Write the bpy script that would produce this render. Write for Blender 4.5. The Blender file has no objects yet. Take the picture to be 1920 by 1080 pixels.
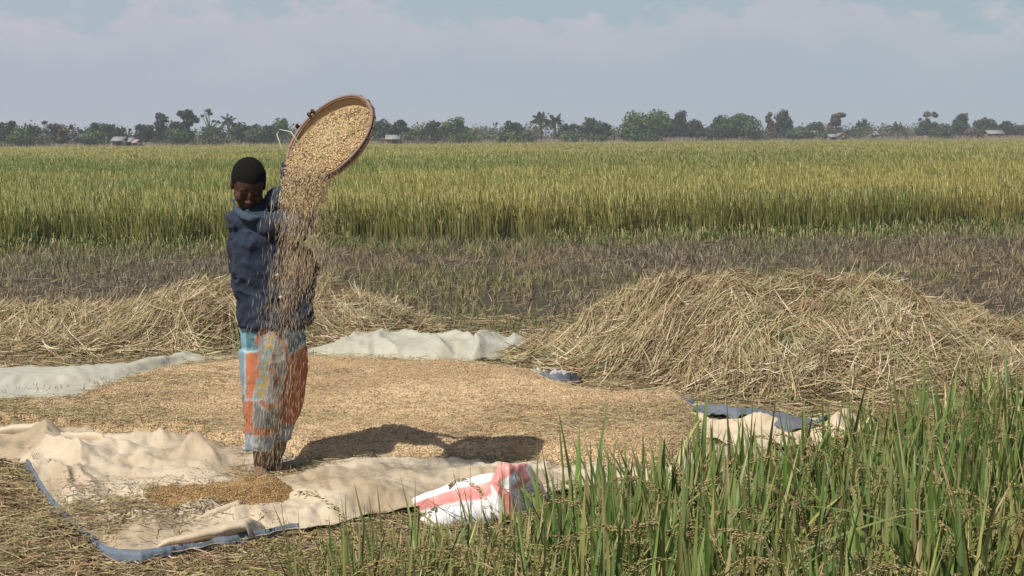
import bpy, math
import numpy as np
from mathutils import Vector, Matrix
R_ = math.radians
scene = bpy.context.scene

# ------------------------------------------------------------------ camera
FPX = 3200.0                       # focal length in pixels of the 1920 x 1080 frame
CAMH = 1.65
PITCH = math.atan(284.0 / FPX)
ROLL = R_(-0.36)
cd = bpy.data.cameras.new('camera')
cam = bpy.data.objects.new('camera', cd)
scene.collection.objects.link(cam)
scene.camera = cam
cd.sensor_width = 36.0
cd.lens = 36.0 * FPX / 1920.0
cd.clip_end = 9000
cd.clip_start = 0.05
CM = Matrix.Rotation(math.pi / 2 - PITCH, 3, 'X') @ Matrix.Rotation(ROLL, 3, 'Z')
cam.matrix_world = Matrix.Translation((0, 0, CAMH)) @ CM.to_4x4()
CMn = np.array(CM)

# ------------------------------------------------------------------ world and sun
SUN = np.array([-0.65, -0.75, 1.40]); SUN /= np.linalg.norm(SUN)
world = bpy.data.worlds.new('World'); scene.world = world
world.use_nodes = True
wn = world.node_tree; wn.nodes.clear()
def WN(t, **k):
    n = wn.nodes.new(t)
    for a, b in k.items(): setattr(n, a, b)
    return n
wo = WN('ShaderNodeOutputWorld'); bg = WN('ShaderNodeBackground')
sky = WN('ShaderNodeTexSky'); sky.sky_type = 'NISHITA'; sky.sun_disc = False
sky.sun_elevation = math.asin(SUN[2]); sky.sun_rotation = math.atan2(SUN[0], SUN[1])
sky.dust_density = 2.5; sky.air_density = 1.0; sky.ozone_density = 1.2
tc = WN('ShaderNodeTexCoord'); sp = WN('ShaderNodeSeparateXYZ')
wn.links.new(tc.outputs['Generated'], sp.inputs[0])
mp = WN('ShaderNodeMapping'); mp.inputs['Scale'].default_value = (1.0, 1.0, 1.7)
wn.links.new(tc.outputs['Generated'], mp.inputs[0])
def math_n(op, a, b=None, c=None, clamp=False):
    m = WN('ShaderNodeMath', operation=op, use_clamp=clamp)
    for i, v in enumerate((a, b, c)):
        if v is None: continue
        if isinstance(v, (int, float)): m.inputs[i].default_value = v
        else: wn.links.new(v, m.inputs[i])
    return m.outputs[0]
n1 = WN('ShaderNodeTexNoise'); n1.inputs['Scale'].default_value = 11; n1.inputs['Detail'].default_value = 7; n1.inputs['Roughness'].default_value = 0.55
n2 = WN('ShaderNodeTexNoise'); n2.inputs['Scale'].default_value = 34; n2.inputs['Detail'].default_value = 6; n2.inputs['Roughness'].default_value = 0.6
for n in (n1, n2): wn.links.new(mp.outputs[0], n.inputs['Vector'])
# cloud tops: elevation below a noisy line near four degrees
line = math_n('ADD', math_n('MULTIPLY', n1.outputs[0], 0.085), math_n('MULTIPLY', n2.outputs[0], 0.040))
line = math_n('ADD', line, 0.0105)
below = math_n('SUBTRACT', line, sp.outputs['Z'])
edge = math_n('MULTIPLY', below, 120.0, clamp=True)
fade = math_n('SUBTRACT', 1.0, math_n('MULTIPLY', below, 26.0, clamp=True))
lump = math_n('MULTIPLY', math_n('SUBTRACT', n2.outputs[0], 0.30), 2.3, clamp=True)
bright = math_n('MULTIPLY', fade, math_n('ADD', math_n('MULTIPLY', lump, 0.75), 0.25))
bright = math_n('MULTIPLY', bright, edge)
def mixc(f, a, b):
    m = WN('ShaderNodeMix', data_type='RGBA')
    if isinstance(f, float): m.inputs[0].default_value = f
    else: wn.links.new(f, m.inputs[0])
    for i, v in ((6, a), (7, b)):
        if isinstance(v, tuple): m.inputs[i].default_value = (*v, 1)
        else: wn.links.new(v, m.inputs[i])
    return m.outputs[2]
K = 0.88 / 0.07
# low veil of haze near the horizon over the physical sky
veilf = math_n('SUBTRACT', 1.0, math_n('MULTIPLY', math_n('ABSOLUTE', sp.outputs['Z']), 3.0, clamp=True))
veilf = math_n('MULTIPLY', veilf, 1.35, clamp=True)
lr = math_n('ADD', math_n('MULTIPLY', sp.outputs['X'], 1.6), 0.5, clamp=True)
veil = mixc(lr, (0.385 * K, 0.455 * K, 0.520 * K), (0.335 * K, 0.440 * K, 0.490 * K))
base = mixc(veilf, sky.outputs[0], veil)
body = mixc(lr, (0.405 * K, 0.440 * K, 0.515 * K), (0.355 * K, 0.432 * K, 0.492 * K))
c1 = mixc(edge, base, body)
c2 = mixc(math_n('MULTIPLY', bright, 0.85), c1, (0.570 * K, 0.535 * K, 0.575 * K))
wn.links.new(c2, bg.inputs['Color']); bg.inputs['Strength'].default_value = 0.07
wn.links.new(bg.outputs[0], wo.inputs[0])
sd = bpy.data.lights.new('sun', 'SUN'); sd.energy = 4.1; sd.angle = R_(0.5); sd.color = (1.0, 0.945, 0.86)
sun = bpy.data.objects.new('sun', sd); scene.collection.objects.link(sun)
sun.rotation_euler = Vector(SUN).to_track_quat('Z', 'Y').to_euler()
scene.view_settings.view_transform = 'Standard'; scene.view_settings.look = 'None'
scene.view_settings.exposure = 0.28; scene.view_settings.gamma = 1.0
scene.cycles.max_bounces = 6
scene.cycles.transparent_max_bounces = 8

# ------------------------------------------------------------------ helpers
def ray(px, py):
    px = np.asarray(px, float); py = np.asarray(py, float)
    px, py = np.broadcast_arrays(px, py)
    d = np.stack([(px - 960) / FPX, (540 - py) / FPX, -np.ones_like(px)], -1)
    return d @ CMn.T
def G(px, py, z=0.0):              # where the sight line meets the height z
    d = ray(px, py); t = (z - CAMH) / d[..., 2]
    return d * t[..., None] + np.array([0, 0, CAMH])
def P(px, py, Y):                  # the point on the sight line at distance Y
    d = ray(px, py); t = Y / d[..., 1]
    return d * t[..., None] + np.array([0, 0, CAMH])
def proj(V):
    v = (np.asarray(V) - np.array([0, 0, CAMH])) @ CMn
    return 960 + FPX * v[..., 0] / -v[..., 2], 540 - FPX * v[..., 1] / -v[..., 2]
def hsh(a, b, c):
    h = (a.astype(np.int64) * 73856093) ^ (b.astype(np.int64) * 19349663) ^ (c.astype(np.int64) * 83492791)
    h = (h ^ (h >> 13)) * 1274126177 & 0xffffffff
    h = (h ^ (h >> 16)) & 0xffffffff
    return h / 4294967295.0
def vn(p):
    p = np.asarray(p, float); i = np.floor(p); f = p - i; f = f * f * (3 - 2 * f)
    i = i.astype(np.int64); x, y, z = i[..., 0], i[..., 1], i[..., 2]; r = 0
    for dx in (0, 1):
        for dy in (0, 1):
            for dz in (0, 1):
                w = (f[..., 0] if dx else 1 - f[..., 0]) * (f[..., 1] if dy else 1 - f[..., 1]) * (f[..., 2] if dz else 1 - f[..., 2])
                r = r + w * hsh(x + dx, y + dy, z + dz)
    return r
def fbm(p, o=4, seed=0):
    p = np.asarray(p, float) + seed * 17.3; r = 0; a = 0.5; t = 0
    for k in range(o): r = r + a * vn(p * 2 ** k + k * 5.1); t += a; a *= 0.5
    return r / t
def n2d(x, y, s=1.0, o=3, seed=0):
    return fbm(np.stack([np.asarray(x) * s, np.asarray(y) * s, np.zeros_like(np.asarray(x, float))], -1), o, seed)
def sstep(a, b, x):
    t = np.clip((x - a) / (b - a), 0, 1); return t * t * (3 - 2 * t)
def unit(v): return v / (np.linalg.norm(v, axis=-1, keepdims=True) + 1e-12)

class MB:                          # collects vertices, quads and triangles
    def __init__(s): s.v = []; s.q = []; s.t = []; s.c = []; s.n = 0
    def add(s, V, Q=None, T=None, C=None):
        V = np.asarray(V, float).reshape(-1, 3)
        if Q is not None and len(Q): s.q.append(np.asarray(Q, np.int64).reshape(-1, 4) + s.n)
        if T is not None and len(T): s.t.append(np.asarray(T, np.int64).reshape(-1, 3) + s.n)
        if C is None: C = np.ones((len(V), 3))
        C = np.broadcast_to(np.asarray(C, float), (len(V), 3))
        s.v.append(V); s.c.append(C); s.n += len(V); return s
    def mesh(s, name, smooth=False, origin=(0, 0, 0)):
        V = np.concatenate(s.v) - np.asarray(origin, float); C = np.concatenate(s.c)
        q = np.concatenate(s.q) if s.q else np.zeros((0, 4), np.int64)
        t = np.concatenate(s.t) if s.t else np.zeros((0, 3), np.int64)
        me = bpy.data.meshes.new(name)
        me.vertices.add(len(V)); me.vertices.foreach_set('co', V.astype(np.float32).ravel())
        li = np.concatenate([q.ravel(), t.ravel()]).astype(np.int32)
        me.loops.add(len(li)); me.loops.foreach_set('vertex_index', li)
        ls = np.concatenate([np.arange(len(q)) * 4, len(q) * 4 + np.arange(len(t)) * 3]).astype(np.int32)
        me.polygons.add(len(ls)); me.polygons.foreach_set('loop_start', ls)
        if smooth: me.polygons.foreach_set('use_smooth', np.ones(len(ls), bool))
        me.update(calc_edges=True)
        ca = me.color_attributes.new('Col', 'FLOAT_COLOR', 'POINT')
        ca.data.foreach_set('color', np.concatenate([C, np.ones((len(C), 1))], 1).astype(np.float32).ravel())
        return me
def tag(o, label=None, cat=None, group=None, kind=None):
    for k, v in (('label', label), ('category', cat), ('group', group), ('kind', kind)):
        if v: o[k] = v
    return o
def link(name, me, m, parent=None, **k):
    o = bpy.data.objects.new(name, me); scene.collection.objects.link(o)
    if m is not None and not me.materials: me.materials.append(m)
    if parent is not None: o.parent = parent
    return tag(o, **k)
def empty(name, loc, **k):
    o = bpy.data.objects.new(name, None); scene.collection.objects.link(o)
    o.location = Vector([float(a) for a in loc]); o.empty_display_size = 0.1
    return tag(o, **k)
def grid_q(nu, nv):
    i = np.arange(nu - 1)[:, None] * nv + np.arange(nv - 1)[None, :]
    return np.stack([i, i + nv, i + nv + 1, i + 1], -1).reshape(-1, 4)
def ribbons(mb, C, W, S, col):     # C (N,K,3) centres, W (N,K) widths, S (N,K|1,3) side, col (N,3) or (N,K,3)
    N, Kk, _ = C.shape
    L = C - S * W[..., None] * 0.5; Rr = C + S * W[..., None] * 0.5
    V = np.stack([L, Rr], 2).reshape(-1, 3)
    b = (np.arange(N) * Kk * 2)[:, None] + (np.arange(Kk - 1) * 2)[None, :]
    Q = np.stack([b, b + 1, b + 3, b + 2], -1).reshape(-1, 4)
    if col.ndim == 2: col = np.repeat(col[:, None, :], Kk, 1)
    mb.add(V, Q, None, np.repeat(col[:, :, None, :], 2, 2).reshape(-1, 3))
def tube(mb, pts, rad, ns=8, col=(1, 1, 1), rb=None, side=None, cap=True):
    pts = np.asarray(pts, float); rad = np.broadcast_to(np.asarray(rad, float), (len(pts),))
    rb = rad if rb is None else np.broadcast_to(np.asarray(rb, float), (len(pts),))
    T = unit(np.gradient(pts, axis=0))
    ref = np.array([0, 0, 1.0]) if side is None else np.asarray(side, float)
    if side is None and abs(T[:, 2]).mean() > 0.8: ref = np.array([1.0, 0, 0])
    A = unit(ref - (T @ ref)[:, None] * T); B = np.cross(T, A)
    a = np.arange(ns) / ns * 2 * np.pi
    V = pts[:, None, :] + rad[:, None, None] * np.cos(a)[None, :, None] * A[:, None, :] + rb[:, None, None] * np.sin(a)[None, :, None] * B[:, None, :]
    Kk = len(pts); V = V.reshape(-1, 3)
    i = np.arange(Kk - 1)[:, None] * ns; j = np.arange(ns)[None, :]; j2 = (j + 1) % ns
    Q = np.stack([i + j, i + j2, i + ns + j2, i + ns + j], -1).reshape(-1, 4)
    Tt = None
    if cap:
        V = np.concatenate([V, [pts[0] - T[0] * rad[0] * 0.35, pts[-1] + T[-1] * rad[-1] * 0.35]])
        jj = np.arange(ns); j3 = (jj + 1) % ns; e = (Kk - 1) * ns
        Tt = np.concatenate([np.stack([np.full(ns, Kk * ns), j3, jj], -1), np.stack([np.full(ns, Kk * ns + 1), e + jj, e + j3], -1)])
    mb.add(V, Q, Tt, col)
def ell(mb, c, r, M=None, nu=20, nv=12, col=(1, 1, 1)):
    u = np.arange(nu) / nu * 2 * np.pi; v = (np.arange(nv - 1) + 1) / nv * np.pi
    V = np.stack([np.cos(u)[None, :] * np.sin(v)[:, None], np.sin(u)[None, :] * np.sin(v)[:, None], np.cos(v)[:, None] + 0 * u[None, :]], -1).reshape(-1, 3)
    V = np.concatenate([V, [[0, 0, 1], [0, 0, -1]]]) * np.asarray(r)
    if M is not None: V = V @ np.asarray(M).T
    V = V + np.asarray(c)
    i = np.arange(nv - 2)[:, None] * nu; j = np.arange(nu)[None, :]; j2 = (j + 1) % nu
    Q = np.stack([i + j, i + nu + j, i + nu + j2, i + j2], -1).reshape(-1, 4)
    t = (nv - 1) * nu; jj = np.arange(nu); j3 = (jj + 1) % nu; e = (nv - 2) * nu
    T = np.concatenate([np.stack([np.full(nu, t), jj, j3], -1), np.stack([np.full(nu, t + 1), e + j3, e + jj], -1)])
    mb.add(V, Q, T, col)
OCT_T = np.array([[0, 2, 4], [2, 1, 4], [1, 3, 4], [3, 0, 4], [2, 0, 5], [1, 2, 5], [3, 1, 5], [0, 3, 5]])
def grains(mb, C, D, L, W, col):   # slender octahedra: C centres, D directions, L length, W width
    N = len(C); D = unit(D); h = unit(np.cross(D, np.random.RandomState(5).normal(size=(N, 3)))); k = np.cross(D, h)
    L = np.broadcast_to(L, (N,))[:, None]; W = np.broadcast_to(W, (N,))[:, None]
    V = np.stack([C + h * W / 2, C - h * W / 2, C + k * W / 2, C - k * W / 2, C + D * L / 2, C - D * L / 2], 1).reshape(-1, 3)
    T = (OCT_T[None] + (np.arange(N) * 6)[:, None, None]).reshape(-1, 3)
    mb.add(V, None, T, np.repeat(col, 6, 0))
def remesh(mb, voxel, smooth=3, fac=0.5):
    me = mb.mesh('tmp'); o = bpy.data.objects.new('tmp', me); scene.collection.objects.link(o)
    m = o.modifiers.new('r', 'REMESH'); m.mode = 'VOXEL'; m.voxel_size = voxel
    if smooth:
        m = o.modifiers.new('s', 'SMOOTH'); m.iterations = smooth; m.factor = fac
    dg = bpy.context.evaluated_depsgraph_get(); dg.update()
    ev = o.evaluated_get(dg); e = ev.to_mesh()
    V = np.zeros(len(e.vertices) * 3, np.float32); e.vertices.foreach_get('co', V); V = V.reshape(-1, 3).astype(float)
    Nn = np.zeros(len(e.vertices) * 3, np.float32); e.vertices.foreach_get('normal', Nn); Nn = Nn.reshape(-1, 3).astype(float)
    npoly = len(e.polygons); lt = np.zeros(npoly, np.int32); e.polygons.foreach_get('loop_total', lt)
    vi = np.zeros(len(e.loops), np.int32); e.loops.foreach_get('vertex_index', vi)
    ls = np.zeros(npoly, np.int32); e.polygons.foreach_get('loop_start', ls)
    q = vi[ls[lt == 4][:, None] + np.arange(4)]; t = vi[ls[lt == 3][:, None] + np.arange(3)]
    ev.to_mesh_clear(); bpy.data.objects.remove(o); bpy.data.meshes.remove(me)
    return V, Nn, q, t

# ------------------------------------------------------------------ materials
def material(name, color=None, rough=0.85, spec=0.3, attr=True, noise=None, bump=None, trans=0.0, sheen=0.0, coords='Object'):
    m = bpy.data.materials.new(name); m.use_nodes = True; nt = m.node_tree; nt.nodes.clear()
    N = lambda t: nt.nodes.new(t); L = nt.links.new
    out = N('ShaderNodeOutputMaterial'); b = N('ShaderNodeBsdfPrincipled')
    b.inputs['Roughness'].default_value = rough; b.inputs['Specular IOR Level'].default_value = spec
    if sheen: b.inputs['Sheen Weight'].default_value = sheen
    t = N('ShaderNodeTexCoord').outputs[coords]
    if attr:
        a = N('ShaderNodeAttribute'); a.attribute_name = 'Col'; c = a.outputs['Color']
        if color:
            mm = N('ShaderNodeMix'); mm.data_type = 'RGBA'; mm.blend_type = 'MULTIPLY'; mm.inputs[0].default_value = 1
            L(c, mm.inputs[6]); mm.inputs[7].default_value = (*color, 1); c = mm.outputs[2]
    else:
        r = N('ShaderNodeRGB'); r.outputs[0].default_value = (*color, 1); c = r.outputs[0]
    for (sc_, amt, dark) in (noise or []):
        n = N('ShaderNodeTexNoise'); n.inputs['Scale'].default_value = sc_; n.inputs['Detail'].default_value = 5; L(t, n.inputs['Vector'])
        rp = N('ShaderNodeMapRange'); rp.inputs['From Min'].default_value = 0.3; rp.inputs['From Max'].default_value = 0.7; L(n.outputs[0], rp.inputs['Value'])
        ml = N('ShaderNodeMath'); ml.operation = 'MULTIPLY'; ml.inputs[1].default_value = amt; L(rp.outputs[0], ml.inputs[0])
        mm = N('ShaderNodeMix'); mm.data_type = 'RGBA'; L(ml.outputs[0], mm.inputs[0]); L(c, mm.inputs[6])
        m2 = N('ShaderNodeMix'); m2.data_type = 'RGBA'; m2.blend_type = 'MULTIPLY'; m2.inputs[0].default_value = 1
        L(c, m2.inputs[6]); m2.inputs[7].default_value = (*dark, 1); L(m2.outputs[2], mm.inputs[7]); c = mm.outputs[2]
    L(c, b.inputs['Base Color'])
    prev = None
    for (sc_, st, dist) in (bump or []):
        n = N('ShaderNodeTexNoise'); n.inputs['Scale'].default_value = sc_; n.inputs['Detail'].default_value = 4; L(t, n.inputs['Vector'])
        bp = N('ShaderNodeBump'); bp.inputs['Strength'].default_value = st; bp.inputs['Distance'].default_value = dist
        L(n.outputs[0], bp.inputs['Height'])
        if prev: L(prev, bp.inputs['Normal'])
        prev = bp.outputs[0]
    if prev: L(prev, b.inputs['Normal'])
    sh = b.outputs[0]
    if trans:
        tr = N('ShaderNodeBsdfTranslucent'); L(c, tr.inputs['Color']); mx = N('ShaderNodeMixShader'); mx.inputs[0].default_value = trans
        L(sh, mx.inputs[1]); L(tr.outputs[0], mx.inputs[2]); sh = mx.outputs[0]
    L(sh, out.inputs['Surface'])
    return m
M_soil = material('soil', rough=0.95, spec=0.1, noise=[(1.3, 0.5, (0.7, 0.68, 0.66)), (22, 0.6, (0.55, 0.52, 0.5))], bump=[(9, 0.8, 0.05), (60, 0.7, 0.015)])
M_straw = material('straw', rough=0.7, spec=0.35, trans=0.12)
M_leaf = material('rice leaf', rough=0.45, spec=0.4, trans=0.26)
M_near = material('near rice leaf', rough=0.42, spec=0.45, trans=0.18)
M_canopy = material('rice canopy', rough=0.9, spec=0.1, noise=[(6, 0.7, (0.6, 0.7, 0.5))], bump=[(5, 1.0, 0.2)])
M_grain = material('rice grain', rough=0.65, spec=0.35)
M_bed = material('grain bed', rough=0.8, spec=0.2, noise=[(120, 0.7, (0.58, 0.5, 0.42)), (7, 0.45, (0.86, 0.78, 0.68))], bump=[(150, 1.0, 0.006), (18, 0.5, 0.02)])
M_tree = material('tree foliage', rough=0.8, spec=0.15, trans=0.15)
M_bark = material('bark', rough=0.9, spec=0.1, noise=[(6, 0.5, (0.6, 0.6, 0.6))])
M_tarp = material('woven plastic sheet', rough=0.62, spec=0.3, noise=[(3.5, 0.55, (0.84, 0.78, 0.68)), (16, 0.45, (0.84, 0.80, 0.74)), (60, 0.3, (0.8, 0.76, 0.7))], bump=[(14, 0.5, 0.02), (45, 0.4, 0.006)])
M_sack = material('sack plastic weave', rough=0.5, spec=0.4, noise=[(30, 0.25, (0.88, 0.85, 0.82))], bump=[(25, 0.45, 0.012), (90, 0.2, 0.003)])
M_denim = material('dark denim', rough=0.95, spec=0.06, sheen=0.05, noise=[(14, 0.55, (0.68, 0.70, 0.72)), (300, 0.4, (0.75, 0.75, 0.78))], bump=[(30, 0.3, 0.006), (500, 0.3, 0.001)])
M_cloth = material('printed cotton', rough=0.9, spec=0.1, noise=[(20, 0.3, (0.78, 0.78, 0.78))], bump=[(18, 0.6, 0.015)])
M_skin = material('dark skin', rough=0.65, spec=0.14, noise=[(30, 0.3, (0.8, 0.78, 0.76))])
M_hair = material('cropped hair', (0.009, 0.008, 0.0075), rough=0.95, spec=0.12, attr=False, bump=[(260, 1.0, 0.006)])
M_wood = material('cane rim', rough=0.6, spec=0.3, noise=[(60, 0.5, (0.68, 0.62, 0.6))], bump=[(120, 0.4, 0.002)])
M_wall = material('hut wall', rough=0.9, spec=0.1, noise=[(1.5, 0.4, (0.8, 0.78, 0.75))])
M_iron = material('iron roof', rough=0.5, spec=0.5, noise=[(2.5, 0.4, (0.85, 0.82, 0.8))])
M_button = material('button', (0.55, 0.52, 0.48), rough=0.4, attr=False)

rng = np.random.RandomState(11)
def jit(base, n, s=0.12, r=None):
    r = r or rng
    b = np.broadcast_to(np.asarray(base, float), (n, 3))
    return np.clip(b * (1 + r.normal(0, s, (n, 1))) * (1 + r.normal(0, s * 0.35, (n, 3))), 0.004, 0.9)
def pick(pal, wts, n, r=None):
    r = r or rng
    return np.asarray(pal)[r.choice(len(pal), n, p=np.asarray(wts) / np.sum(wts))]

# ------------------------------------------------------------------ ground: one sheet out to the horizon
def ground_z(x, y):
    near = np.exp(-(np.hypot(x, y - 12) / 40) ** 2)
    return (n2d(x, y, 0.8, 3, 1) - 0.5) * 0.05 * near - 0.012
def edge_near(x):                   # distance of the front edge of the standing rice
    return 27.3 + 0.22 * x + (n2d(x, 0 * x, 0.45, 4, 4) - 0.5) * 3.4
def field_far(x, y):                # how far the rice reaches along the line through (x, y)
    px = 960 + FPX * x / y
    return np.interp(px, [-400, 0, 960, 1920, 2400], [225, 240, 262, 350, 380])
def build_ground():
    a = np.linspace(-1, 1, 260); X = np.sinh(a * 7.2) / np.sinh(7.2) * 4200
    b = np.linspace(0, 1, 380); Y = -25 + 30 * b + np.sinh(b * 6.5) / np.sinh(6.5) * 6000
    X, Y = np.meshgrid(X, Y, indexing='ij')
    Z = ground_z(X, Y)
    V = np.stack([X, Y, Z], -1).reshape(-1, 3)
    x, y = V[:, 0], V[:, 1]
    soil = np.array([0.088, 0.074, 0.054]); litter = np.array([0.21, 0.155, 0.085]); far = np.array([0.20, 0.165, 0.10])
    w1 = (1 - sstep(10.5, 12.5, y + (n2d(x, y, 0.6, 3, 2) - 0.5) * 3 - 1.2 * np.clip(-x, 0, 3)))[:, None]
    w2 = sstep(150, 230, y)[:, None]
    C = soil * (1 - w1) + litter * w1; C = C * (1 - w2) + far * w2
    mb = MB(); mb.add(V, grid_q(260, 380)[:, ::-1], None, C)
    link('ground', mb.mesh('ground', True), M_soil, label='flat brown soil plain reaching to the horizon', cat='ground', kind='structure')
build_ground()

# ------------------------------------------------------------------ standing rice field behind
def rice_tone(x, y, n, r):
    # broad green and ripe bands, stretched across the view
    b = fbm(np.stack([x * 0.05, y * 0.09, 0 * x], -1), 3, 9); s = fbm(np.stack([x * 0.35, y * 0.35, 0 * x], -1), 3, 3)
    px = 960 + FPX * x / y; left = np.clip(1.15 - px / 1500, 0, 1)
    band = np.exp(-((y - 66) / 13) ** 2) * left * 0.75 + 0.25 * np.exp(-((y - 40) / 5) ** 2) * left
    ripe = np.clip(0.52 + (b - 0.5) * 1.0 + (s - 0.5) * 1.1 - band * 0.85 + r.normal(0, 0.22, n) + 0.12 * sstep(60, 130, y), 0, 1)[:, None]
    g = np.array([0.148, 0.205, 0.045]); yv = np.array([0.44, 0.375, 0.12])
    return g * (1 - ripe) + yv * ripe
def build_field():
    mb = MB(); r = np.random.RandomState(3)
    # canopy sheet below the leaf tips
    px = np.linspace(-260, 2180, 200); v = np.linspace(0, 1, 150) ** 2.2
    xe = (px - 960) / FPX
    Y0 = 27.9 / (1 - 0.22 * xe) + 1.9; Y1 = field_far(xe, np.ones_like(xe))
    Y = Y0[:, None] + (Y1 - Y0)[:, None] * v[None, :]; X = xe[:, None] * Y
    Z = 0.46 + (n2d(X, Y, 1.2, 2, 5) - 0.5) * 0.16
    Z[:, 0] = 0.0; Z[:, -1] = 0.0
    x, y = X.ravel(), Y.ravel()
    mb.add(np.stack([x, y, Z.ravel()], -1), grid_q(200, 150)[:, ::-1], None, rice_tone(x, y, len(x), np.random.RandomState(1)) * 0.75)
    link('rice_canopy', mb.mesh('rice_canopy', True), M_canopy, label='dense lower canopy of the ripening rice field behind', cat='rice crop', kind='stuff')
    mb = MB()
    # blades
    N = 330000
    u = r.rand(N); D = (27 ** 0.5 + u * (355 ** 0.5 - 27 ** 0.5)) ** 2
    pxx = r.uniform(-120, 2040, N); x = (pxx - 960) / FPX * D; y = D
    ok = (y > edge_near(x)) & (y < field_far(x, y)); x, y = x[ok], y[ok]
    # dense front wall
    M = 34000; xw = r.uniform(-8.9, 9.6, M); yw = edge_near(xw) + r.exponential(0.9, M)
    x = np.concatenate([x, xw]); y = np.concatenate([y, yw]); n = len(x)
    wall = np.zeros(n, bool); wall[-M:] = True
    far = sstep(32, 120, y)
    h = r.uniform(0.5, 0.78, n) * (0.93 + 0.22 * n2d(x, y, 0.7, 2, 8)); h[wall] *= r.uniform(0.6, 1.05, M)
    out = r.rand(n) < 0.02; h[out] *= 1.15
    z0 = np.where(wall, 0.0, 0.22) * np.ones(n)
    az = r.uniform(0, 2 * np.pi, n); lean = r.uniform(0.02, 0.22, n) + 0.0
    K_ = 4; t = np.linspace(0, 1, K_)[None, :]
    wind = 0.06
    dx = np.cos(az)[:, None] * lean[:, None] * (t ** 1.8) - wind * t ** 2; dy = np.sin(az)[:, None] * lean[:, None] * (t ** 1.8)
    zz = z0[:, None] + (h - z0)[:, None] * np.sin(t * np.pi / 2 * r.uniform(0.95, 1.25, n)[:, None])
    C = np.stack([x[:, None] + dx, y[:, None] + dy, zz], -1)
    w0 = r.uniform(0.007, 0.013, n) * (1 + 1.6 * far + 0.008 * np.clip(y - 60, 0, 300))
    W = w0[:, None] * np.array([0.9, 1.0, 0.8, 0.12])[None, :]
    sa = r.uniform(-0.7, 0.7, n); S = np.stack([np.cos(sa), np.sin(sa), 0 * sa], -1)[:, None, :]
    col = rice_tone(x, y, n, r) * (1 + r.normal(0, 0.14, (n, 1)))
    colk = col[:, None, :] * np.ones((1, K_, 1))
    lowg = np.array([0.15, 0.165, 0.055])
    kk = np.array([0.75, 0.35, 0.05, 0])[None, :, None]
    colk = colk * (1 - kk) + lowg * kk
    dry = r.rand(n) < 0.10; colk[dry] = colk[dry] * 0.4 + np.array([0.38, 0.30, 0.15]) * 0.6
    ribbons(mb, C, W, S, np.clip(colk, 0.01, 0.9))
    # drooping seed heads
    M = 110000; D = (27.2 ** 0.35 + r.rand(M) * (330 ** 0.35 - 27.2 ** 0.35)) ** (1 / 0.35)
    pxx = r.uniform(-120, 2040, M); x = (pxx - 960) / FPX * D; y = D
    ok = (y > edge_near(x) + 0.05) & (y < field_far(x, y)); x, y = x[ok], y[ok]; n = len(x)
    z = r.uniform(0.46, 0.70, n) * (0.93 + 0.22 * n2d(x, y, 0.7, 2, 8)); az = r.uniform(0, 2 * np.pi, n)
    t = np.linspace(0, 1, 4)[None, :]; L_ = r.uniform(0.10, 0.18, n)[:, None]
    C = np.stack([x[:, None] + np.cos(az)[:, None] * L_ * 0.7 * t, y[:, None] + np.sin(az)[:, None] * L_ * 0.7 * t, z[:, None] + L_ * (0.5 * t - 1.15 * t ** 2)], -1)
    W = (r.uniform(0.007, 0.012, n) * (1 + 0.012 * np.clip(y - 27, 0, 300)))[:, None] * np.array([0.4, 1, 1.1, 0.3])[None, :]
    cp = rice_tone(x, y, n, r) * 0.45 + jit((0.42, 0.32, 0.12), n, 0.15, r) * 0.55
    ribbons(mb, C, W, np.stack([np.cos(az + 1.57), np.sin(az + 1.57), 0 * az], -1)[:, None, :], cp)
    link('rice_field', mb.mesh('rice_field'), M_leaf, label='standing field of ripening green and golden rice', cat='rice crop', kind='stuff')
build_field()

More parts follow.
